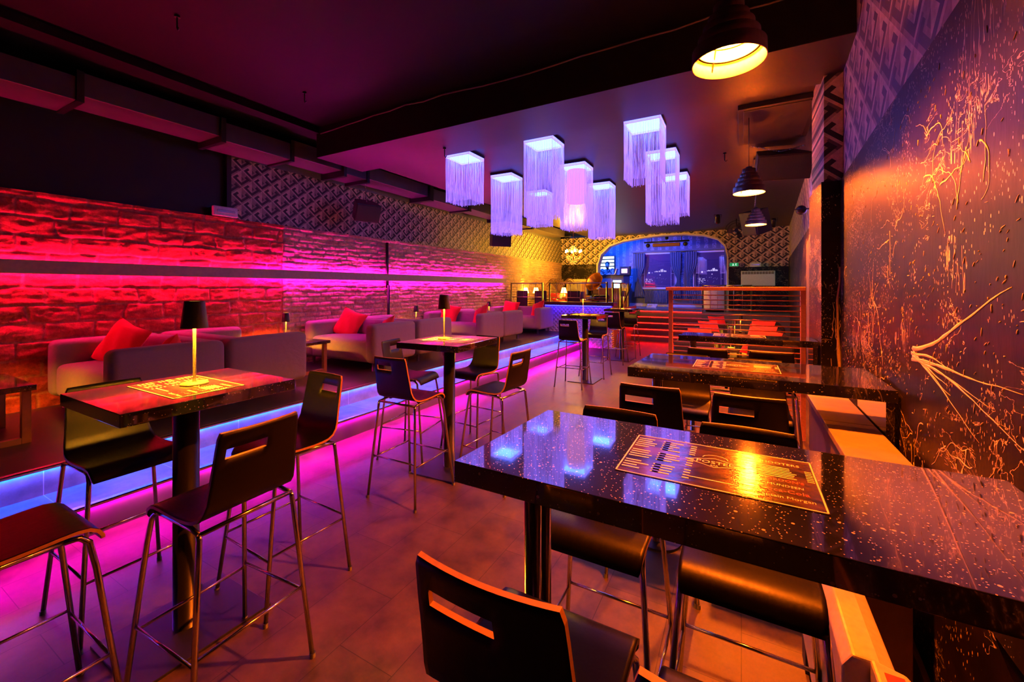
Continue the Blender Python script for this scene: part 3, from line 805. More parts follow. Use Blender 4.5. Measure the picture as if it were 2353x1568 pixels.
def make_cushion(w=.46, th=.15, m=None):
    b = MB(); N = 14
    def f(sg):
        def g(u, v):
            x, y = 2 * u - 1, 2 * v - 1
            k = (1 - abs(x) ** 2.6) * (1 - abs(y) ** 2.6); k = max(k, 0) ** .5
            pin = 1 - .10 * (1 - abs(x * y)) * max(abs(x), abs(y)) ** 2
            wr = .008 * math.sin(9 * x + 4 * y) * k
            return (x * w / 2 * pin, y * w / 2 * pin, sg * (th / 2 * k) + wr)
        return g
    b.grid(f(1), N, N); b.grid(f(-1), N, N)
    return b
cush_mesh = None
def cushion(loc, rot, label, w=.46):
    global cush_mesh
    if cush_mesh is None:
        cush_mesh = make_cushion().build('cushion', M['red']); o = cush_mesh
    else:
        o = cush_mesh.copy(); C.objects.link(o)
    o.location = loc; o.rotation_euler = rot; o.scale = (w / .46,) * 3
    tag(o, label, 'cushion', 'red scatter cushions')
H = PL + .43
cushion((-5.50, 1.78, H + .165), (1.15, .32, .25), 'large red cushion leaning on the nearest sofa')
cushion((-4.83, 1.88, H + .09), (1.0, -.25, -.5), 'red cushion half hidden behind the arm of the nearest sofa', .42)
cushion((-5.55, 4.62, H + .165), (1.1, .3, .2), 'red cushion leaning on the second sofa from the camera')
cushion((-4.78, 4.62, H + .10), (1.0, -.3, -.4), 'red cushion half hidden behind the arm of the second left-facing sofa', .42)
cushion((-5.62, 7.32, H + .165), (1.1, .2, .2), 'red cushion at the wall end of the third left-facing sofa')
cushion((-4.80, 7.32, H + .15), (1.1, -.35, -.35), 'red cushion at the aisle end of the third left-facing sofa')
cushion((-5.55, 9.98, H + .165), (1.1, .1, .1), 'red cushion at the wall end of the sofa before the half wall')
cushion((-4.72, 9.95, H + .17), (1.1, -.3, -.4), 'red cushion at the aisle end of the sofa before the half wall')

def make_coffee():
    t = empty('coffee_table', cat='low table')
    MB().box(-.42, .42, -.30, .30, .40, .44).build('tabletop', M['terrazzo'], t, bevel=.003)
    for sx in (-1, 1):
        b = MB()
        for sy in (-1, 1): b.box(sx * .34 - .025, sx * .34 + .025, sy * .26 - .025, sy * .26 + .025, 0, .3999)
        b.box(sx * .34 - .024, sx * .34 + .024, -.235, .235, 0, .045)
        b.build('leg', M['orange_wood'], t, bevel=.003)
    e = menu(t, .40, .26, .4401)
    return t
def mk_coffee():
    t = make_coffee(); t['group'] = 'low tables between the sofas'; return t
proto_place(mk_coffee, [((-5.08, .72, PL), 0, 'low speckled table cut by the left picture edge, on wooden frame legs'),
    ((-5.45, 3.57, PL), 0, 'low dark table between the first two sofa pairs'),
    ((-5.45, 6.30, PL), 0, 'low dark table between the second and third sofa pairs'),
    ((-5.45, 9.00, PL), 0, 'low dark table between the third pair and the lone far sofa')])

# ------------------------------------------------------------------ dark sofas behind the railing
def mk_dsofa():
    t = make_sofa(M['sofa_dark'], 1.4, .62); t['group'] = 'black sofas behind the orange railing'; return t
proto_place(mk_dsofa, [((-.70, 8.2, 0), PI / 2, 'black sofa nearest the railing, on the side of the stage steps'),
    ((-.68, 10.0, 0), PI / 2, 'black sofa in the middle of the row beside the stage steps'),
    ((-.60, 11.7, 0), PI / 2, 'black sofa farthest from the railing, on the side of the steps'),
    ((.40, 8.3, 0), -PI / 2, 'black sofa nearest the railing, against the right wall'),
    ((.46, 10.1, 0), -PI / 2, 'black sofa in the middle of the row against the right wall'),
    ((.56, 11.9, 0), -PI / 2, 'black sofa farthest from the railing against the right wall')])
cushion((-.60, 7.95, .64), (1.2, 0, .7), 'red cushion on the black sofa nearest the railing, steps side')
cushion((-.58, 9.7, .64), (1.2, 0, .7), 'red cushion on the middle black sofa beside the stage steps')
cushion((-.50, 11.4, .64), (1.2, 0, .7), 'red cushion on the farthest black sofa beside the stage steps')
cushion((.30, 8.6, .66), (1.2, 0, -.6), 'red cushion on the black sofa nearest the railing, wall side', .5)
cushion((.28, 8.0, .64), (1.15, .2, -.4), 'second red cushion on the black wall-side sofa nearest the railing', .5)
cushion((.36, 10.0, .66), (1.2, 0, -.6), 'red cushion on the middle black sofa against the right wall', .5)
def mk_dtable():
    t = empty('coffee_table', cat='low table', group='low dark tables behind the orange railing')
    MB().box(-.16, .16, -.3, .3, .41, .45).build('tabletop', M['terrazzo'], t, bevel=.003)
    for sx in (-1, 1):
        for sy in (-1, 1): MB().box(sx * .12 - .02, sx * .12 + .02, sy * .26 - .02, sy * .26 + .02, 0, .41).build('leg', M['black_metal'], t)
    return t
proto_place(mk_dtable, [((-.17, 8.6, 0), 0, 'low dark table nearest behind the orange railing'), ((-.13, 10.4, 0), 0, 'middle low dark table behind the orange railing'), ((-.02, 12.2, 0), 0, 'farthest low dark table behind the orange railing')])

# ------------------------------------------------------------------ orange railing
def railing(name, x0, x1, y, z0, z1, n, label, m):
    t = empty(name, (x0, y, z0), 0, label, 'railing')
    L = x1 - x0; h = z1 - z0
    MB().box(-.03, L, -.03, .03, h - .04, h).build('handrail', m, t, bevel=.004)
    for x in (0, L - .045): MB().box(x, x + .045, -.022, .022, 0, h - .0401).build('post', m, t, bevel=.003)
    for i in range(n):
        z = h - .09 - i * .0535
        MB().tube([(.045, 0, z), (L - .045, 0, z)], .006, 8).build('bar', m, t)
    return t
railing('railing', -.74, .57, 5.12, 0, 1.56, 24, 'tall orange metal railing with thin horizontal bars behind the wall tables', plain('copper_painted_steel', (.85, .36, .13), .38, .25))

# railing on the rear platform
def bar_rail(pts, z0, z1, label, zlow=None, step=.2):
    t = empty('railing', (pts[0][0], pts[0][1], z0), 0, label, 'railing'); o = Vector((pts[0][0], pts[0][1], z0))
    m = M['steel']; zl = zlow if zlow is not None else z0 + .12
    for i, (x, y) in enumerate(pts):
        MB().cyl((x - o.x, y - o.y), .024, 0, z1 - z0 + .02, 14).build('post', m, t)
    for (a, b) in zip(pts[:-1], pts[1:]):
        pa = Vector((a[0], a[1], z1)) - o; pb = Vector((b[0], b[1], z1)) - o
        MB().tube([pa, pb], .018, 10).build('handrail', m, t)
        dz = Vector((0, 0, z1 - zl)); MB().tube([pa - dz, pb - dz], .010, 8).build('lower_rail', m, t)
        n = int((pb - pa).length / step)
        for i in range(1, n): p = pa.lerp(pb, i / n); MB().tube([p, p - dz], .007, 6).build('baluster', m, t)
    return t
bar_rail([(-4.63, 10.56), (-3.03, 10.56)], 1.18, 1.68, 'steel railing on the dark ledge of the quilted half wall', 1.29)
bar_rail([(-5.9, 10.66), (-4.90, 10.66)], .5, 1.68, 'steel railing beside the brick wall in front of the rear dining tables', 1.29)
bar_rail([(-2.93, 10.76), (-2.93, 11.55), (-2.93, 12.45)], .5, 1.68, 'steel railing with close upright bars beside the stage steps', .72, .12)
bar_rail([(-1.02, 13.82), (-.42, 13.82), (.25, 13.82)], .82, 1.62, 'pale railing along the stage edge in front of the white tub chair', .93, .2)
tag(MB().tube([(-2.80, 12.2, 1.66), (-2.79, 11.9, 1.45), (-2.78, 11.0, .98)], .02, 8).tube([(-2.78, 11.0, 0), (-2.78, 11.0, .98)], .02, 8).build('handrail', M['black_metal']), 'dark slanting handrail beside the stage steps', 'handrail')

# ------------------------------------------------------------------ fringe lamps
def make_fringe(drop, seed):
    random.seed(seed)
    t = empty('fringe_lamp', cat='ceiling lamp', group='square ceiling lamps with long white fringe')
    w = .19
    f = MB().box(-w - .004, w + .004, -w - .004, w + .004, -.035, -.001).build('top_plate', M['black_metal'], t)
    rim = MB()
    for (x0, x1, y0, y1) in ((-w, w, -w, -w + .012), (-w, w, w - .012, w), (-w, -w + .012, -w + .012, w - .012), (w - .012, w, -w + .012, w - .012)):
        rim.box(x0, x1, y0, y1, -.075, -.0351)
    rim.build('frame', M['fringe'], t)
    MB().box(-w + .013, w - .013, -w + .013, w - .013, -.050, -.0355).build('light_panel', E_PANEL, t)
    b = MB(); n = 48
    for side in range(4):
        for i in range(n):
            s = -w + 2 * w * (i + .5) / n + random.uniform(-.0015, .0015)
            off = w - .004
            L = drop * random.uniform(.965, 1.0); pts = []
            sway = random.uniform(-.006, .006); sw2 = random.uniform(-.005, .005)
            for k in range(5):
                z = -.06 - (L - .06) * k / 4; q = s + sway * math.sin(k * 1.1) ; o2 = off + sw2 * math.sin(k * .9 + 1)
                pts.append({0: (q, -o2, z), 1: (q, o2, z), 2: (-o2, q, z), 3: (o2, q, z)}[side])
            b.tube(pts, [.0015, .0015, .0015, .0015, .0024], 3)
    tag(b.build('fringe', M['fringe'], t), kind='stuff')
    return t
fp = {}
GX = [-3.35, -2.15, -.93]; GY = [4.73, 5.90, 7.18]
desc = {(0, 0): 'fringed ceiling lamp nearest on the left, shortest fringe and magenta-lit', (1, 0): 'long fringed ceiling lamp in the middle of the nearest row',
        (2, 0): 'fringed ceiling lamp nearest on the right, highest in the picture', (0, 1): 'long fringed ceiling lamp second in the left file, behind the magenta-lit one',
        (1, 1): 'fringed ceiling lamp at the centre of the three by three set', (2, 1): 'long fringed ceiling lamp second in the right file',
        (0, 2): 'small looking short fringed lamp at the far end of the left file', (1, 2): 'long fringed ceiling lamp at the far end of the middle file',
        (2, 2): 'short fringed lamp at the far end of the right file'}
for i, x in enumerate(GX):
    for j, y in enumerate(GY):
        long = i == 1 or j == 1
        if long not in fp: fp[long] = make_fringe(.99 if long else .685, 5 + long); o = fp[long]; o.location = (x, y, 3.40)
        else: o = dup(fp[long], None, (x, y, 3.40))
        o['label'] = desc[(i, j)]
random.seed(11)
# pink drum shade inside the centre lamp
cl = [o for o in C.objects if o.get('label') == desc[(1, 1)]][0]
tag(MB().lathe([(.14, -.58), (.14, -.10)], 32).build('drum_shade', E_PINKDRUM, cl, solid=.003), 'pink glowing drum shade inside the fringe')

# ------------------------------------------------------------------ amber pendants of stacked rings
def make_pendant():
    t = empty('pendant_lamp', cat='pendant lamp', group='amber pendants with stacked ring shades')
    rings = [(.150, .0, .066), (.127, .066, .052), (.106, .118, .046), (.085, .164, .042), (.064, .206, .050)]
    for i, (r0, z, h) in enumerate(rings):
        nx = rings[i + 1][0] + .004 if i < 4 else .002
        MB().lathe([(r0, z), (r0 - .002, z + h - .002), (nx, z + h)], 44).lathe([(nx, z + h - .003), (r0 - .005, z + h - .005), (r0 - .004, z), (r0, z)], 44, 1).build('shade_ring', [M['shade_metal'], M['enamel']], t)
    st = MB()
    for k in range(3):
        a = 2 * PI * k / 3
        st.tube([(.145 * math.cos(a), .145 * math.sin(a), .03), (.060 * math.cos(a), .060 * math.sin(a), .235)], .003, 6)
    st.build('strut', M['black_metal'], t)
    MB().cyl((0, 0), .030, .2561, .275, 24).build('cap', M['black_metal'], t)
    MB().tube([(0, 0, .11), (0, 0, .263)], .016, 10).build('socket', M['black_metal'], t)
    MB().sphere((0, 0, .065), .036, 14, 0, (1, 1, 1.25)).build('bulb', E_BULB, t)
    MB().tube([(0, 0, .27), (0, 0, 3.7 - 2.55)], .004, 8).build('cord', M['black_metal'], t)
    return t
M['enamel'] = plain('cream_lamp_enamel', (.85, .80, .70), .4)
M['shade_metal'] = plain('dark_copper_shade', (.10, .06, .04), .38, .6)
pend = proto_place(make_pendant, [((-.05, 2.08, 2.55), 0, 'glaring amber pendant lamp nearest the camera at the top of the picture'),
    ((.07, 5.05, 2.55), 0, 'black stacked ring pendant lamp hanging in the middle of the row'),
    ((.20, 7.65, 2.55), 0, 'farthest amber pendant lamp of the row, seen below the middle one')])
for ch in pend[0].children:
    if ch.name.startswith('bulb'): ch.location.z = .055
for p in pend[1:]:
    for ch in p.children:
        if ch.name.startswith('cord'):
            ch.data = ch.data.copy()
            for v in ch.data.vertices:
                if v.co.z > .5: v.co.z = 3.40 - 2.55

# ------------------------------------------------------------------ ducts, beam cable, hooks
def duct():
    t = empty('air_duct', (-5.55, 0, 3.3), 0, 'jointed dark air duct running high along the left wall', 'air duct')
    segs = [(-.2, 1.4, 3.26, .50), (1.45, 2.6, 3.32, .46), (2.65, 3.45, 3.27, .52), (3.5, 4.3, 3.34, .44), (4.35, 4.75, 3.30, .50), (4.8, 6.3, 3.33, .42), (6.4, 7.6, 3.28, .50), (7.7, 9.2, 3.33, .44), (9.3, 10.8, 3.28, .50), (10.9, 13.4, 3.30, .46)]
    for (y0, y1, z, w) in segs:
        MB().box(-w / 2, w / 2, y0, y1, z - 3.3, z - 3.3 + .22).build('duct_section', M['duct'], t, bevel=.006)
    for (a, b) in zip(segs[:-1], segs[1:]):
        MB().box(-.27, .27, a[1], b[0], -.05, .235).build('flange', M['black_metal'], t)
duct()
def wavy(pts, n=6, j=.012):
    out = []
    for (a, b) in zip(pts[:-1], pts[1:]):
        for k in range(n):
            p = Vector(a).lerp(Vector(b), k / n); out.append(p + Vector((0, random.uniform(-.002, 0), random.uniform(-j, j))))
    return out + [Vector(pts[-1])]
tag(MB().tube(wavy([(-4.9, 3.618, 3.60), (-3.4, 3.618, 3.66), (-1.8, 3.618, 3.64), (-.2, 3.618, 3.67), (.55, 3.618, 3.66)]), .008, 6).build('cable', plain('grey_cable', (.12, .09, .08), .5)),
    'loose grey cable clipped along the front of the ceiling beam', 'cable')
for i, (x, y, z, l) in enumerate([(-4.2, 2.9, 3.7, 'small black hook on the front ceiling nearest the beam'), (-3.9, 1.6, 3.7, 'small black hook on the front ceiling nearest the camera'), (-3.25, 4.15, 3.30, 'small black hook under the ceiling beam'), (-.2, 6.4, 3.4, 'small black hook on the ceiling beside the right file of fringed lamps')]):
    tag(MB().cyl((0, 0), .02, -.015, 0, 10).tube([(0, 0, -.01), (0, 0, -.10), (.015, 0, -.12), (.03, 0, -.10)], .006, 6).build('ceiling_hook', M['black_metal'], loc=(x, y, z)), l, 'hook', 'black hooks on the ceiling')
# ceiling panels right
tag(MB().box(-.35, .35, -.6, .6, -.05, -.001).box(-.30, .30, -.55, .55, -.056, -.0501).build('ceiling_panel', plain('dark_brown_panel', (.02, .016, .016), .6), loc=(.32, 5.4, 3.40), bevel=.01), 'dark rectangular acoustic panel on the ceiling over the pendant row', 'panel')
vent = empty('vent_grille', (.45, 7.1, 3.39), 0, 'slatted black air vent on the ceiling beside the pendant chain', 'air vent')
MB().box(-.3, .3, -.3, .3, -.03, 0).build('frame', M['black_plastic'], vent, bevel=.01)
for k in range(10): MB().box(-.26 + .055 * k, -.235 + .055 * k, -.27, .27, -.045, -.0301).build('slat', plain('grey_slat', (.12, .1, .12), .4) if k == 0 else bpy.data.materials['grey_slat'], vent)
vf = empty('wall_fan', (-.12, 12.6, 3.08), 0, 'round black fan hanging below the ceiling at the back', 'fan')
fr = MB()
for r_ in (.26, .2, .12): fr.tube([(r_ * math.cos(a), -.04, r_ * math.sin(a)) for a in np.linspace(0, 2 * PI, 24, endpoint=False)], .006, 6, closed=True)
fr.build('cage', M['black_metal'], vf)
MB().cyl((0, 0), .05, -.05, .10, 14, mat4=Matrix.Rotation(PI / 2, 4, 'X')).tube([(0, .05, 0), (0, .05, .32)], .012, 8).build('motor', M['black_metal'], vf)
for k in range(3):
    a = 2 * PI * k / 3 + .4; Rm = Matrix.Rotation(a, 4, 'Y')
    MB()._add([(-.03, .0, .05), (.03, -.03, .05), (.10, -.035, .2), (.0, .01, .23), (-.05, .012, .15)], [(0, 1, 2, 3, 4)], 0, False, Rm).build('blade', M['duct'], vf, solid=.004)

# ------------------------------------------------------------------ speakers
def speaker(name, loc, rot, w, d, h, label, chain_to=None):
    t = empty(name, loc, 0, label, 'loudspeaker'); t.rotation_euler = rot
    MB()._add([(sx * w / 2 * (1 if y < 0 else .72), y, z) for z in (-h / 2, h / 2) for (sx, y) in ((-1, -d / 2), (1, -d / 2), (1, d / 2), (-1, d / 2))],
              [(0, 3, 2, 1), (4, 5, 6, 7), (0, 1, 5, 4), (1, 2, 6, 5), (2, 3, 7, 6), (3, 0, 4, 7)]).build('cabinet', M['black_plastic'], t, bevel=.012)
    MB().box(-w / 2 + .02, w / 2 - .02, -d / 2 - .012, -d / 2 - .0005, -h / 2 + .02, h / 2 - .02).build('grille', M['grille'], t, bevel=.004)
    Mi = Euler(rot).to_matrix().inverted()
    if chain_to:
        c = MB()
        for p in chain_to:
            q = Mi @ (Vector(p) - Vector(loc)); n = max(4, int(q.length / .035)); s0 = Vector((0, 0, h / 2))
            for i in range(n):
                a = s0.lerp(q, i / n); b = s0.lerp(q, (i + .8) / n); c.tube([a, b], .005 if i % 2 else .009, 6)
        c.build('chain', M['steel'], t)
speaker('loudspeaker', (-5.5, 4.9, 2.84), (.45, .0, 1.2), .42, .30, .30, 'black loudspeaker tilted on a chain in front of the left wallpaper', [(-5.5, 4.9, 3.30)])
speaker('loudspeaker', (-5.3, 8.95, 2.76), (.12, 0, .9), .50, .40, .34, 'black loudspeaker hanging below the second left fringed lamp', [(-5.3, 8.95, 3.30)])
speaker('loudspeaker', (.42, 6.35, 3.14), (.42, 0, .25), .62, .42, .32, 'big black loudspeaker hung on crossed chains high beside the pendants', [(.1, 6.2, 3.385), (.72, 6.5, 3.385)])
speaker('loudspeaker', (.25, 9.1, 2.80), (.3, .1, -.9), .40, .36, .44, 'dark loudspeaker hanging under the farthest pendant lamp', [(.25, 9.1, 3.40)])
# emergency lights, exit sign, heaters
def emergency(loc, rz, label):
    t = empty('emergency_light', loc, rz, label, 'emergency light')
    MB().box(-.15, .15, -.03, .03, -.065, .065).build('housing', M['white_plastic'], t, bevel=.012)
    MB().box(-.11, .11, -.040, -.0305, -.018, .018).build('lens', M['lens'], t, bevel=.004)
emergency((XW + .03, 2.98, 2.555), PI / 2, 'white emergency light on top edge of the brick wall beside wallpaper')
emergency((.38, 14.73, 2.26), 0, 'white emergency light above the heater panel on the far wall')
t = empty('exit_sign', (-.2, 14.74, 2.28), 0, 'small green emergency exit sign at the right end of the arch', 'exit sign')
MB().box(-.13, .13, -.02, .02, -.06, .06).build('housing', M['white_plastic'], t)
MB().box(-.12, .12, -.024, -.0201, -.052, .052).build('sign_face', E_GREEN, t)
pm = MB().box(-.035, -.015, -.027, -.0245, -.03, .03).box(-.05, 0, -.027, -.0245, -.03, -.015)
pm.sphere((.055, -.026, .03), .009, 6, 0, (1, .2, 1)).tube([(.05, -.026, .02), (.045, -.026, -.005), (.065, -.026, -.02), (.062, -.026, -.04)], .005, 5).tube([(.045, -.026, -.005), (.03, -.026, -.035)], .005, 5).tube([(.03, -.026, .008), (.05, -.026, .016), (.072, -.026, .004)], .004, 5)
pm.build('pictogram', E_WHITE, t)
t = empty('heater_panel', (.44, 14.72, 1.84), 0, 'wide white electric heater on the black far wall above the railing', 'heater')
MB().box(-.45, .45, -.04, .045, -.23, .23).build('body', M['white_plastic'], t, bevel=.012)
for k in range(11): MB().box(-.42 + .077 * k, -.355 + .077 * k, -.046, -.0405, .13, .21).build('grille', plain('grille_brown', (.25, .2, .17), .5) if k == 0 else bpy.data.materials['grille_brown'], t)

# ------------------------------------------------------------------ things under the wall tables
t = empty('convector_heater', (.225, 1.34, 0), 0, 'cream convector heater with control box under the nearest wall table', 'heater')
MB().prism([(0, .10), (.0, .585), (.022, .62), (.075, .62), (.11, .60), (.11, .10)], 0, .85, 'y').build('body', M['beige'], t, bevel=.006)
MB().box(.0, .11, .06, .16, 0, .10).build('foot', M['black_plastic'], t); MB().box(.0, .11, .69, .79, 0, .10).build('foot', M['black_plastic'], t)
c = MB().prism([(.055, .40), (.055, .630), (.125, .615), (.15, .58), (.15, .40)], -.14, -.001, 'y').build('control_box', M['beige'], t, bevel=.008)
MB().box(.075, .112, -.065, -.035, .622, .6275).build('display', M['menu_red'], c)
for k in range(4): MB().cyl((.082 + .024 * (k % 2), -.085 - .022 * (k // 2)), .008, .618, .627, 10).build('button', M['steel'], c)
t = empty('radiator_cover', (.37, 2.0, 0), 0, 'plain brown boxed ledge against the right wall under the middle wall table', 'boxed ledge')
MB().box(0, .17, 0, 1.15, 0, .86).build('box', plain('board_violet_grey', (.22, .16, .15), .5, gs=10), t, bevel=.004)
for k in range(2): MB().box(-.012, .19, .575 * k + .001, .575 * (k + 1) - .001, .8601, .89).build('top_board', M['box_wood'], t, bevel=.003)

# ------------------------------------------------------------------ paint splashes on the right wall (relief)
def splash_on_wall():
    b = MB(); rnd = random.Random(21)
    def W(s, z, off=.004): return Vector((XR(s) - off, s, z))
    def strand(s, z, ang, L, w, curl=.6):
        pts = []; rs = []; n = 14
        for i in range(n + 1):
            pts.append(W(s, z)); rs.append(max(.0012, w * (1 - i / n) ** .7 * rnd.uniform(.7, 1.3)))
            st = L / n; s += math.cos(ang) * st; z += math.sin(ang) * st; ang += rnd.uniform(-curl, curl) * .6
        # flatten into the wall
        o = len(b.v); b.tube(pts, rs, 6)
        for i in range(o, len(b.v)):
            x, y, zz = b.v[i]; b.v[i] = (XR(y) - .0005 - (XR(y) - .0005 - x) * .18 + .0003, y, zz)
    # star burst left of the near table (photo right), fans towards the camera
    for k in range(9): strand(2.25 + rnd.uniform(-.03, .03), 1.28 + rnd.uniform(-.03, .03), PI + rnd.uniform(-.12, .42), rnd.uniform(.35, .95), rnd.uniform(.004, .010), .13)
    for (s, z, n, L) in ((2.55, 1.76, 6, .4), (3.7, 2.3, 7, .35), (3.0, 1.4, 10, .4), (3.3, 1.25, 8, .4), (2.9, 2.05, 6, .4), (2.0, 2.0, 6, .45), (1.7, 1.9, 6, .4), (4.0, 1.6, 5, .3), (2.7, 1.05, 8, .5), (2.2, .95, 7, .5), (1.75, 1.0, 7, .45), (2.5, 2.2, 6, .5)):
        a0 = rnd.uniform(0, 6)
        for k in range(n): strand(s + rnd.uniform(-.12, .12), z + rnd.uniform(-.12, .12), a0 + rnd.uniform(-1.3, 1.3) + PI * rnd.randint(0, 1), L * rnd.uniform(.25, .8), rnd.uniform(.0015, .0038), .8)
    for k in range(600):
        s = rnd.uniform(1.3, 4.15); z = rnd.choice([rnd.gauss(1.3, .3), rnd.uniform(.9, 2.3)]); a = rnd.gauss(-.9, .5); L = rnd.uniform(.002, .012); w = rnd.uniform(.0008, .0020)
        p = W(s, z, .001); d = Vector((0, math.cos(a) * L, math.sin(a) * L)); b.tube([p - d, p - d * .3, p + d * .3, p + d], [.0008, w, w, .0008], 5)
    o = b.build('paint_splash', M['paint']); o.parent = wall_r; o['kind'] = 'stuff'
    b2 = MB()
splash_on_wall()
def splash_pilaster():
    b = MB(); rnd = random.Random(5); pts = []
    s = .68; 
    for (x, z, w) in ((.700, 1.72, .012), (.695, 1.60, .007), (.680, 1.45, .010), (.684, 1.2, .008), (.69, 1.02, .016), (.70, .86, .014), (.695, .6, .006), (.69, .42, .004)):
        pts.append(((x, 4.216, z), w))
    b.tube([p for p, _ in pts], [w for _, w in pts], 6)
    for k in range(16):
        x = .68 + rnd.uniform(-.05, .05); z = rnd.uniform(.6, 1.7); q = [(x, 4.217, z)]
        for i in range(6): x = min(.74, max(.59, x + rnd.uniform(-.012, .012))); z -= rnd.uniform(.01, .06); q.append((x, 4.217, z))
        b.tube(q, .0022, 5)
    for i, v in enumerate(b.v): b.v[i] = (v[0], 4.2195 - max(0, 4.2195 - v[1]) * .4, v[2])
    o = b.build('paint_splash', M['paint']); o.parent = wall_r; o['kind'] = 'stuff'
splash_pilaster()

# ------------------------------------------------------------------ rear dining area
def mk_rchair():
    t = empty('dining_chair', cat='dining chair', group='black upholstered chairs behind the half wall')
    soft_box(MB(), -.20, .20, -.21, .21, .40, .48, .03, 3).build('seat', M['black_plastic'], t)
    soft_box(MB(), -.19, .19, -.22, -.16, .44, .97, .028, 3).build('backrest', M['black_plastic'], t)
    for sx in (-1, 1):
        for sy in (-1, 1): MB().tube([(sx * .17, sy * .18, 0), (sx * .16, sy * .165, .42)], .016, 8).build('leg', M['orange_wood'], t)
    return t
proto_place(mk_rchair, [((-5.68, 11.15, .5), -.1, 'black dining chair nearest the brick wall behind the railing'), ((-5.12, 11.2, .5), 0, 'black dining chair in the middle behind the railing, before the spotted cloth'), ((-4.12, 11.25, .5), 0, 'black dining chair behind the ledge railing, in front of the old television')])
def mk_rtable():
    t = empty('dining_table', cat='table', group='dining tables on the rear platform')
    MB().box(-.36, .36, -.36, .36, .70, .73).build('tabletop', M['terrazzo'], t, bevel=.003)
    MB().cyl((0, 0), .035, .02, .70, 16).build('column', M['black_metal'], t); MB().cyl((0, 0), .22, 0, .02, 24).build('base_plate', M['black_metal'], t)
    return t
proto_place(mk_rtable, [((-5.55, 11.85, .5), 0, 'dining table beside the brick wall on the rear platform'), ((-4.60, 12.2, .5), 0, 'dining table in the middle of the rear platform'), ((-3.55, 11.5, .5), 0, 'dining table nearest the stage steps on the rear platform')])
def mk_rlamp():
    t = empty('small_table_lamp', cat='table lamp', group='small lit lamps on the rear dining tables')
    MB().lathe([(.0001, 0), (.05, 0), (.05, .012), (.01, .02), (.01, .18)], 16).build('lamp_base', M['brass'], t)
    MB().lathe([(.10, .16), (.055, .33)], 24).build('lamp_shade', emit('glowing_shade', (1, .5, .05), 22) if 'glowing_shade' not in bpy.data.materials else bpy.data.materials['glowing_shade'], t, solid=.003)
    MB().sphere((0, 0, .23), .03, 8).build('bulb', E_WARM, t)
    return t
proto_place(mk_rlamp, [((-5.62, 11.75, 1.2301), 0, 'small glowing lamp on the table beside the brick wall'), ((-4.95, 12.4, 1.2301), 0, 'small glowing lamp on the middle rear table beside the old television'), ((-5.88, 11.55, 1.2301), 0, 'small glowing lamp close to the bricks, half hidden by a black chair')])
# spotted pot with drooping plant
t = empty('potted_plant', (-5.25, 12.75, .5), 0, 'brown drooping plant in a red and white spotted pot on the rear platform', 'plant')
MB().lathe([(.0001, 0), (.22, 0), (.34, .5), (.36, .85), (.33, .88), (.0001, .86)], 24).build('pot', M['spots'], t)
for k in range(16):
    a = 2 * PI * k / 16; L = MB(); pts = [(.02 * math.cos(a), .02 * math.sin(a), .86)]
    R_ = random.uniform(.38, .55); hh = random.uniform(.42, .6)
    P_ = [(R_ * q * math.cos(a), R_ * q * math.sin(a), .86 + hh * math.sin(PI * .62 * q) * 1.0 - .18 * q ** 3) for q in np.linspace(.03, 1, 8)]
    L.tube(P_, [.012, .02, .026, .028, .026, .022, .014, .004], 5); L.build('leaf', M['leaf'], t)
# old television
t = empty('television', (-5.15, 14.2, 1.30), .18, 'old wooden television set glowing yellow by the dark back panel', 'television')
MB().box(-.36, .36, -.22, .22, 0, .56).build('cabinet', plain('yellowed_wood', (.62, .45, .2), .45), t, bevel=.02)
MB().grid(lambda u, v: (-.31 + .46 * u, -.222 - .02 * (1 - (2 * u - 1) ** 2) * (1 - (2 * v - 1) ** 2), .07 + .42 * v), 10, 8).build('screen', plain('dull_screen', (.35, .30, .20), .2), t)
MB().box(.19, .33, -.228, -.2205, .08, .48).build('control_panel', M['orange_wood'], t)
for z in (.40, .32): MB().cyl((.26, -z), .025, .228, .25, 12, mat4=Matrix.Rotation(PI / 2, 4, 'X') ).build('knob', M['steel'], t)
tag(MB().box(-.55, .55, -.25, .25, 0, .78).build('sideboard', M['orange_wood'], loc=(-5.15, 14.2, .5), bevel=.01), 'low wooden sideboard under the old television', 'sideboard')
# gramophone
t = empty('gramophone', (-4.25, 14.0, .5), 0, 'old gramophone with a big copper horn beside the arch', 'gramophone')
MB().box(-.24, .24, -.22, .22, 0, .85).build('cabinet', plain('black_lacquer', (.02, .016, .014), .3), t, bevel=.01)
MB().box(-.20, .20, -.19, .19, .8501, 1.0).build('turntable_box', M['orange_wood'], t, bevel=.01)
horn = MB(); Mh = Matrix.Translation((0, .05, 1.1)) @ Matrix.Rotation(-.35, 4, 'Z') @ Matrix.Rotation(1.15, 4, 'X')
def hf(u, v):
    r_ = .03 + .30 * v ** 2.2; r_ *= 1 + .04 * abs(math.sin(u * PI * 8)) * v; a = 2 * PI * u
    return tuple(Mh @ Vector((r_ * math.cos(a), r_ * math.sin(a), .42 * v)) )
horn.grid(hf, 48, 14); horn.tube([(0, .08, 1.0), (0, .16, 1.06), (0, .10, 1.12), (0, .04, 1.11)], .03, 10); horn.build('horn', M['brass'], t, solid=.004)
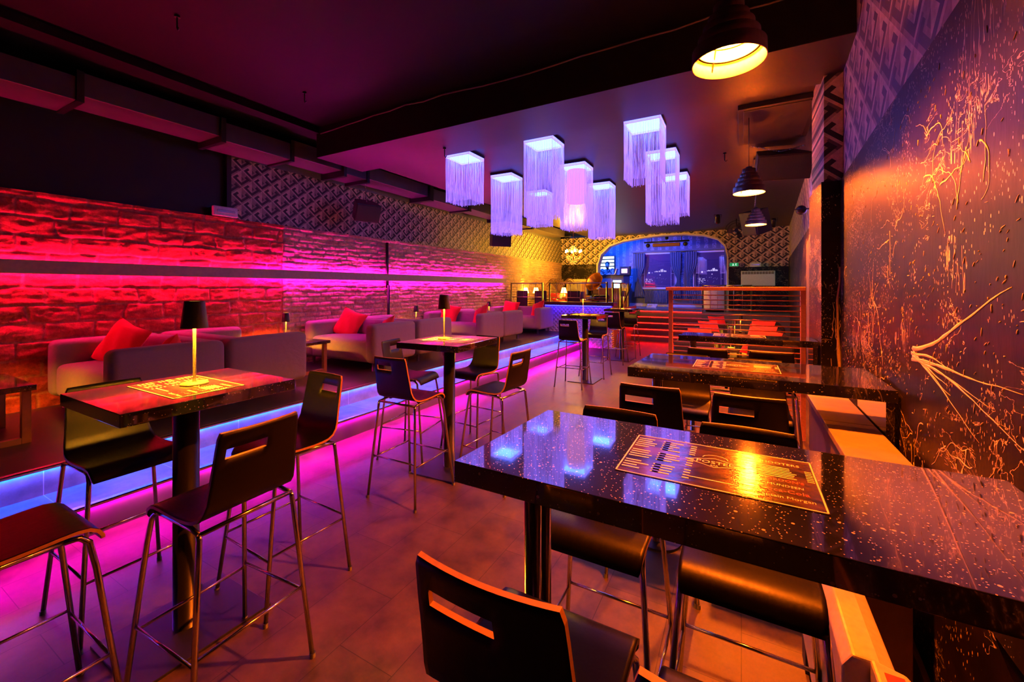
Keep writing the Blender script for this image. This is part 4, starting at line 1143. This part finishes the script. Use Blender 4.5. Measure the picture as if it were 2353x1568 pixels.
# chandelier
t = empty('chandelier', (-4.63, 12.4, 2.55), 0, 'small crystal chandelier glowing yellow in front of the far wallpaper', 'chandelier'); t.scale = (1.2, 1.2, 1.2)
MB().lathe([(.0001, -.08), (.02, -.06), (.03, 0), (.012, .06), (.02, .14), (.01, .3), (.006, .70)], 12).build('stem', M['brass'], t)
for k in range(6):
    a = 2 * PI * k / 6; ca, sa = math.cos(a), math.sin(a)
    arm = MB().tube([(.01 * ca, .01 * sa, .0), (.10 * ca, .10 * sa, -.03), (.20 * ca, .20 * sa, .03), (.21 * ca, .21 * sa, .08)], .008, 6).lathe([(.0001, 0), (.035, .01), (.03, .016), (.0001, .014)], 10, 0, (.21 * ca, .21 * sa, .08)).build('arm', M['brass'], t)
    MB().sphere((.21 * ca, .21 * sa, .13), .02, 8, 0, (1, 1, 1.9)).build('bulb', E_CHAND, arm)
cr = MB()
for k in range(18):
    a = 2 * PI * k / 18
    for q in range(5):
        r_ = .20 - .035 * q; cr.sphere((r_ * math.cos(a), r_ * math.sin(a), -.02 - .045 * q), .013, 5)
    for q in range(4): cr.sphere(((.03 + .04 * q) * math.cos(a), (.03 + .04 * q) * math.sin(a), .26 - .045 * q), .010, 5)
tag(cr.build('crystals', M['crystal'], t), kind='stuff')
# orange bench by the stair rail
t = empty('bench', (-3.45, 12.7, .5), .15, 'orange wooden high-backed bench beside the close-barred railing', 'bench')
MB().box(-.45, .45, .0, .06, 0, 1.05).build('backrest', M['orange_wood'], t, bevel=.02)
MB().box(-.45, .45, -.42, -.001, .36, .42).build('seat', M['orange_wood'], t, bevel=.01)
for sx in (-1, 1): MB().box(sx * .42 - .02, sx * .42 + .02, -.40, -.36, 0, .36).build('leg', M['orange_wood'], t)
tag(soft_box(MB(), -.2, .2, -.17, .17, 0, .12, .05, 4).build('bag', M['black_plastic'], loc=(-3.45, 11.5, 1.2301)), 'rounded black bag lying on the rear table nearest the stage steps', 'bag')

# ------------------------------------------------------------------ stage room
def window(n, x0, x1):
    t = struct('window_%d' % n, MB().box(x0 - .05, x1 + .05, 17.12, 17.199, 1.50, 1.575).box(x0 - .05, x1 + .05, 17.12, 17.199, 2.88, 2.95).box(x0 - .05, x0, 17.12, 17.199, 1.5751, 2.8799).box(x1, x1 + .05, 17.12, 17.199, 1.5751, 2.8799), M['white_plaster'])
    b = MB()
    for x in (x0 + .03, x1 - .16):
        for xx in (x, x + .12): b.box(xx, xx + .015, 17.13, 17.15, 1.6, 2.75)
        for z in (1.6, 2.1, 2.735): b.box(x + .015, x + .12, 17.131, 17.149, z, z + .015)
    b.build('window_sash', M['white_plaster'], t)
    MB().box(x0, x1, 17.11, 17.114, 1.58, 2.87).build('pane', M['glass'], t)
    MB().box(x0, x1, 17.185, 17.198, 1.58, 2.87).build('night_view', plain('night_sky_dusk', (.10, .06, .22), .6), t)
    c = MB(); rr = random.Random(4)
    w = x1 - x0
    def dot(u, z, s, h=None): c.box(x0 + u * w - s, x0 + u * w + s, 17.176, 17.184, z, z + (h or 2 * s))
    for u, h in ((.42, .02), (.46, .04), (.5, .03), (.55, .05), (.60, .10), (.64, .11), (.69, .06), (.73, .05)): dot(u, 2.18, .018, h)
    dot(.25, 2.12, .03); dot(.34, 2.14, .01); dot(.57, 2.05, .015)
    for k in range(46): dot(rr.choice([rr.uniform(.12, .38), rr.uniform(.1, .9)]), rr.uniform(1.72, 1.95), .005)
    for k in range(14): dot(rr.uniform(.15, .35), rr.uniform(1.78, 1.9), .009)
    c.build('city_lights', E_CITY, t)
window(1, -3.55, -2.24); window(2, -1.56, -.50)
def curtain(x0, x1, xt, label):
    b = MB()
    def f(u, v):
        z = 2.93 - 1.75 * v
        k = math.exp(-((v - .62) / .22) ** 2)
        c0 = (x0 + x1) / 2 * (1 - k) + xt * k; hw = (x1 - x0) / 2 * (1 - .75 * k)
        ph = u * 2 * PI * 5
        return (c0 + (2 * u - 1) * hw, 17.03 + .035 * math.sin(ph) * (1 - .4 * k), z)
    b.grid(f, 50, 20)
    o = b.build('curtain', M['curtain'], solid=.004); tag(o, label, 'curtain', 'tied blue-grey curtains on the stage')
curtain(-3.80, -3.36, -3.62, 'tied curtain at the left side of the left stage window, beside the booth')
curtain(-2.42, -2.02, -2.12, 'tied curtain at the right side of the left stage window')
curtain(-1.86, -1.46, -1.76, 'tied curtain at the left side of the right stage window')
curtain(-.55, -.28, -.36, 'tied curtain at the right side of the right stage window by the arch')
tag(MB().box(-3.9, -.25, 17.0, 17.10, 2.96, 3.03).build('curtain_rail', M['panel_wall']), 'long dark pelmet board over both stage windows', 'pelmet')
def radiator(x, label):
    t = empty('radiator', (x, 17.08, .93), 0, label, 'radiator', 'dark ribbed radiators under the stage windows')
    for k in range(16): soft_box(MB(), -.42 + .054 * k, -.42 + .054 * k + .046, -.06, .06, .03, .52, .018, 2).build('rib', M['panel_wall'], t)
    MB().box(-.42, .44, -.02, .02, -.0, .05).build('pipe', M['panel_wall'], t)
    return t
radiator(-2.95, 'dark ribbed radiator below the left stage window'); radiator(-1.2, 'dark ribbed radiator below the right stage window')
# louvred light panel behind the person
t = empty('louvre_light', (-4.93, 17.12, 1.85), 0, 'glowing white slatted light panel behind the person at the booth', 'light panel')
MB().box(-.45, .35, .0, .03, 0, 1.05).build('frame', M['black_metal'], t)
for k in range(7): MB().tube([(-.43, -.03, .09 + .145 * k), (.31, -.03, .09 + .145 * k)], .048, 10).build('tube_light', E_LOUV, t)
# booth
t = empty('disc_jockey_booth', (-4.45, 16.3, .82), 0, 'dark booth with a bright white glowing front panel on the stage', 'booth')
MB().prism([(-.65, -.2), (.05, -.42), (.50, -.30), (.62, .2), (-.65, .3)], 0, 1.20, 'z').build('body', plain('dark_blue_panel', (.12, .13, .18), .4), t, bevel=.01)
MB().prism([(-.69, -.23), (.05, -.46), (.54, -.33), (.66, .22), (-.69, .32)], 1.2001, 1.24, 'z').build('worktop', M['black_metal'], t)
Mw = Matrix.Translation((.275, -.36, .72)) @ Matrix.Rotation(math.atan2(.12, .45), 4, 'Z')
MB().box(-.15, .15, -.022, -.0, -.33, .30, mat4=Mw).build('glowing_panel', E_LOUV, t)
t = empty('monitor', (-3.97, 16.35, 2.0601), -.2, 'small monitor with a pink picture on the booth', 'monitor')
MB().box(-.20, .20, -.03, .10, .0, .33).build('body', M['black_plastic'], t, bevel=.01)
MB().box(-.14, .10, -.036, -.0305, .07, .24).build('screen', E_SCREEN, t)
tag(MB().box(-.01, .01, -.15, .15, 0, .26, mat4=Matrix.Rotation(.3, 4, 'Y')).box(-.2, .0, -.15, .15, 0, .02).build('laptop', M['steel'], loc=(-4.35, 16.35, 2.0601)), 'open laptop standing on the booth in front of the person', 'laptop')
# person at the booth
def person():
    t = empty('person', (-4.78, 16.75, .82), 0, 'person in dark printed shirt bent over the booth, head lowered', 'person')
    me = bpy.data.meshes.new('body')
    J = {'pel': (0, 0, .92), 'sp': (.01, -.03, 1.12), 'ch': (.02, -.08, 1.36), 'nk': (.03, -.13, 1.50), 'hd0': (.04, -.18, 1.58), 'hd1': (.06, -.26, 1.70),
         'shl': (-.19, -.09, 1.43), 'ell': (-.27, -.20, 1.20), 'wrl': (-.16, -.40, 1.28), 'hal': (-.12, -.48, 1.28),
         'shr': (.22, -.09, 1.43), 'elr': (.30, -.22, 1.20), 'wrr': (.22, -.42, 1.28), 'har': (.19, -.50, 1.28),
         'hil': (-.09, 0, .90), 'knl': (-.10, -.04, .48), 'anl': (-.10, .02, .07), 'tol': (-.10, -.16, .03),
         'hir': (.09, 0, .90), 'knr': (.10, -.02, .48), 'anr': (.11, .02, .07), 'tor': (.12, -.16, .03)}
    R = {'pel': .14, 'sp': .13, 'ch': .15, 'nk': .055, 'hd0': .07, 'hd1': .095, 'shl': .065, 'ell': .042, 'wrl': .03, 'hal': .035, 'shr': .065, 'elr': .042, 'wrr': .03, 'har': .035,
         'hil': .09, 'knl': .06, 'anl': .04, 'tol': .035, 'hir': .09, 'knr': .06, 'anr': .04, 'tor': .035}
    keys = list(J); E_ = [('pel', 'sp'), ('sp', 'ch'), ('ch', 'nk'), ('nk', 'hd0'), ('hd0', 'hd1'), ('ch', 'shl'), ('shl', 'ell'), ('ell', 'wrl'), ('wrl', 'hal'), ('ch', 'shr'), ('shr', 'elr'), ('elr', 'wrr'), ('wrr', 'har'),
        ('pel', 'hil'), ('hil', 'knl'), ('knl', 'anl'), ('anl', 'tol'), ('pel', 'hir'), ('hir', 'knr'), ('knr', 'anr'), ('anr', 'tor')]
    # fingers
    for side, hx in (('l', -1), ('r', 1)):
        h = Vector(J['ha' + side])
        for i in range(5):
            a = (i - 2) * .018; k = 'f%s%d' % (side, i)
            J[k] = tuple(h + Vector((a * 1.3, -.045 + abs(a) * .4, -.008))); R[k] = .009
            J[k + 'b'] = tuple(h + Vector((a * 1.6 + (-.03 * hx if i == (4 if side == 'l' else 0) else 0), -.085 + abs(a) * .9, -.03))); R[k + 'b'] = .007
            E_ += [('ha' + side, k), (k, k + 'b')]
    keys = list(J)
    me.from_pydata([J[k] for k in keys], [(keys.index(a), keys.index(b)) for a, b in E_], [])
    o = bpy.data.objects.new('body', me); C.objects.link(o); o.parent = t
    sk = o.modifiers.new('skin', 'SKIN'); ly = me.skin_vertices[0] if me.skin_vertices else None
    if ly is None:
        bm_ = __import__('bmesh').new(); bm_.from_mesh(me); bm_.verts.layers.skin.verify(); bm_.to_mesh(me); bm_.free(); ly = me.skin_vertices[0]
    for i, k in enumerate(keys): ly.data[i].radius = (R[k], R[k] * (.75 if k in ('pel', 'sp', 'ch') else 1)); ly.data[i].use_root = (k == 'pel')
    sb_ = o.modifiers.new('sub', 'SUBSURF'); sb_.levels = 2; sb_.render_levels = 2
    me.materials.append(M['skin'])
    # shirt
    b = MB()
    rings = [((0, 0, .90), .175, .135), ((.005, -.02, 1.05), .17, .13), ((.012, -.055, 1.22), .185, .14), ((.02, -.085, 1.36), .21, .145), ((.02, -.10, 1.45), .17, .12), ((.028, -.12, 1.50), .085, .085)]
    def tf(u, v):
        q = v * (len(rings) - 1); i = min(int(q), len(rings) - 2); f = q - i; a, b_ = rings[i], rings[i + 1]
        c_ = Vector(a[0]).lerp(Vector(b_[0]), f); rx = a[1] * (1 - f) + b_[1] * f; ry = a[2] * (1 - f) + b_[2] * f
        return (c_.x + rx * math.cos(2 * PI * u), c_.y + ry * math.sin(2 * PI * u), c_.z)
    b.grid(tf, 24, 15)
    for s_, e_ in (('shl', 'ell'), ('shr', 'elr')):
        p, q = Vector(J[s_]), Vector(J[e_]); b.tube([p.lerp(q, -.25), p, p.lerp(q, .5), p.lerp(q, .85)], [.075, .085, .072, .066], 12)
    b.build('shirt', M['shirt'], t)
    b = MB(); hc = Vector((.055, -.235, 1.675))
    b.sphere((hc.x, hc.y + .012, hc.z + .02), .102, 12, 0, (.92, 1.05, 1.02)); b.build('hair', M['hair'], t)
    fb = MB(); fc = hc + Vector((.01, -.07, -.035))
    fb.sphere(tuple(fc), .075, 12, 0, (.95, .85, 1.1)).sphere(tuple(fc + Vector((0, -.068, -.01))), .016, 6, 0, (.8, 1.1, 1.3))
    for sx in (-1, 1): fb.sphere(tuple(hc + Vector((sx * .095, .0, -.015))), .022, 6, 0, (.4, .8, 1.2))
    fb.build('face', M['skin'], t)
    eb = MB()
    for sx in (-1, 1): eb.sphere(tuple(fc + Vector((sx * .03, -.055, .022))), .011, 6)
    eb.tube([tuple(fc + Vector((-.022, -.055, -.045))), tuple(fc + Vector((0, -.062, -.047))), tuple(fc + Vector((.022, -.055, -.045)))], .005, 5)
    eb.build('eyes_and_mouth', M['hair'], t)
    tr = MB()
    for s_ in ('l', 'r'):
        tr.tube([Vector(J['hi' + s_]) + Vector((0, 0, .06)), J['kn' + s_], Vector(J['an' + s_]) + Vector((0, 0, .03))], [.105, .078, .062], 12)
    tr.build('trousers', M['black_plastic'], t)
person()
# stage light fixture with spots
t = empty('light_bar', (-2.3, 15.35, 3.12), 0, 'black stage light bar with spotlights under the top of the arch', 'stage light bar')
MB().tube([(-.75, 0, .05), (.75, 0, .05)], .03, 10).tube([(-.5, 0, .05), (-.5, 0, .43)], .015, 8).tube([(.5, 0, .05), (.5, 0, .43)], .015, 8).build('bar', M['black_metal'], t)
MB().box(-.45, .45, -.08, .08, -.12, -.0).build('bar_lamp', plain('amber_tinted_metal', (.25, .12, .08), .4), t, bevel=.02)
for x in (-.62, .62):
    hd = MB().sphere((x, 0, -.06), .075, 10).build('spot_head', M['black_plastic'], t)
def spot(name, loc, target, color, power, size, label, r=.05, blend=.5):
    t = empty(name, loc, 0, label, 'spotlight')
    d = (Vector(target) - Vector(loc)).normalized(); q = d.to_track_quat('-Z', 'Y'); t.rotation_euler = q.to_euler()
    MB().lathe([(.0001, .16), (.04, .155), (.055, .12), (.06, -.04), (.066, -.08), (.062, -.08), (.054, -.02), (.0001, -.015)], 20).build('can', M['black_metal'], t)
    MB().tube([(-.075, 0, .05), (-.075, 0, .18), (.075, 0, .18), (.075, 0, .05)], .008, 6).build('yoke', M['black_metal'], t)
    l = bpy.data.lights.new(name + '_beam', 'SPOT'); l.color = color; l.energy = power; l.spot_size = size; l.spot_blend = blend; l.shadow_soft_size = .04
    lo = bpy.data.objects.new(name + '_beam', l); C.objects.link(lo); lo.parent = t; lo.location = (0, 0, -.09)
    return t
spot('spotlight', (-4.7, 15.35, 3.32), (-4.4, 17.2, 1.6), (.004, .075, 1), 620, 2.4, 'stage spotlight at the left end inside the arch')
spot('spotlight', (-2.3, 15.45, 3.35), (-2.6, 17.2, 1.5), (.008, .055, 1), 170, 2.4, 'stage spotlight in the middle behind the arch')
spot('spotlight', (-.9, 15.45, 3.30), (-1.1, 17.2, 1.5), (.08, .05, 1), 45, 2.2, 'stage spotlight at the right end inside the arch')
spot('spotlight', (.72, 12.6, 3.2), (.5, 14.8, .7), (.05, 1, .35), 14, 1.1, 'stage spotlight near the far right corner, green beam')
spot('spotlight', (.72, 6.9, 2.62), (.95, 9.5, 2.9), (.30, .16, 1), 45, 2.2, 'small black spotlight on the right wall beyond the pilaster')
spot('spotlight', (-.5, 11.2, 3.2), (-.72, 14.2, 1.2), (.8, .5, 1), 45, .5, 'added spotlight without a visible source, brightening the white tub chair')  # extra lamp put in only to brighten the tub chair
# tub chair, papers
t = empty('tub_chair', (-.72, 14.25, .82), PI, 'white tub chair standing on the stage behind the railing', 'armchair')
def tubf(u, v):
    a = PI * (-.12 + 1.24 * u); r_ = .30 + .04 * v; return (r_ * math.cos(a), -r_ * math.sin(a) * -1, .06 + .66 * v)
MB().grid(tubf, 30, 6).build('shell', M['tub'], t, solid=.07)
soft_box(MB(), -.24, .24, -.2, .22, .10, .40, .06, 3).build('seat', M['tub'], t)
MB().cyl((0, 0), .26, 0, .06, 20).build('base', M['black_metal'], t)
pp = MB()
for k in range(4): pp.box(-.18 + .01 * k, .16 + .01 * k, -.12, .12, .031 * k, .031 * k + .03, mat4=Matrix.Rotation(.1 * k, 4, 'Z'))
tag(pp.build('paper_stack', M['white_plastic'], loc=(-2.95, 16.3, .82)), 'pale stack of papers lying on the stage floor by the steps', 'papers')

# ------------------------------------------------------------------ render look
w = bpy.data.worlds.new('world'); S.world = w; w.use_nodes = True
w.node_tree.nodes['Background'].inputs[0].default_value = (.02, .01, .03, 1); w.node_tree.nodes['Background'].inputs[1].default_value = .02
S.view_settings.view_transform = 'Standard'; S.view_settings.look = 'None'; S.view_settings.gamma = 1; S.view_settings.use_curve_mapping = False
S.view_settings.exposure = 0
S.cycles.use_denoising = True
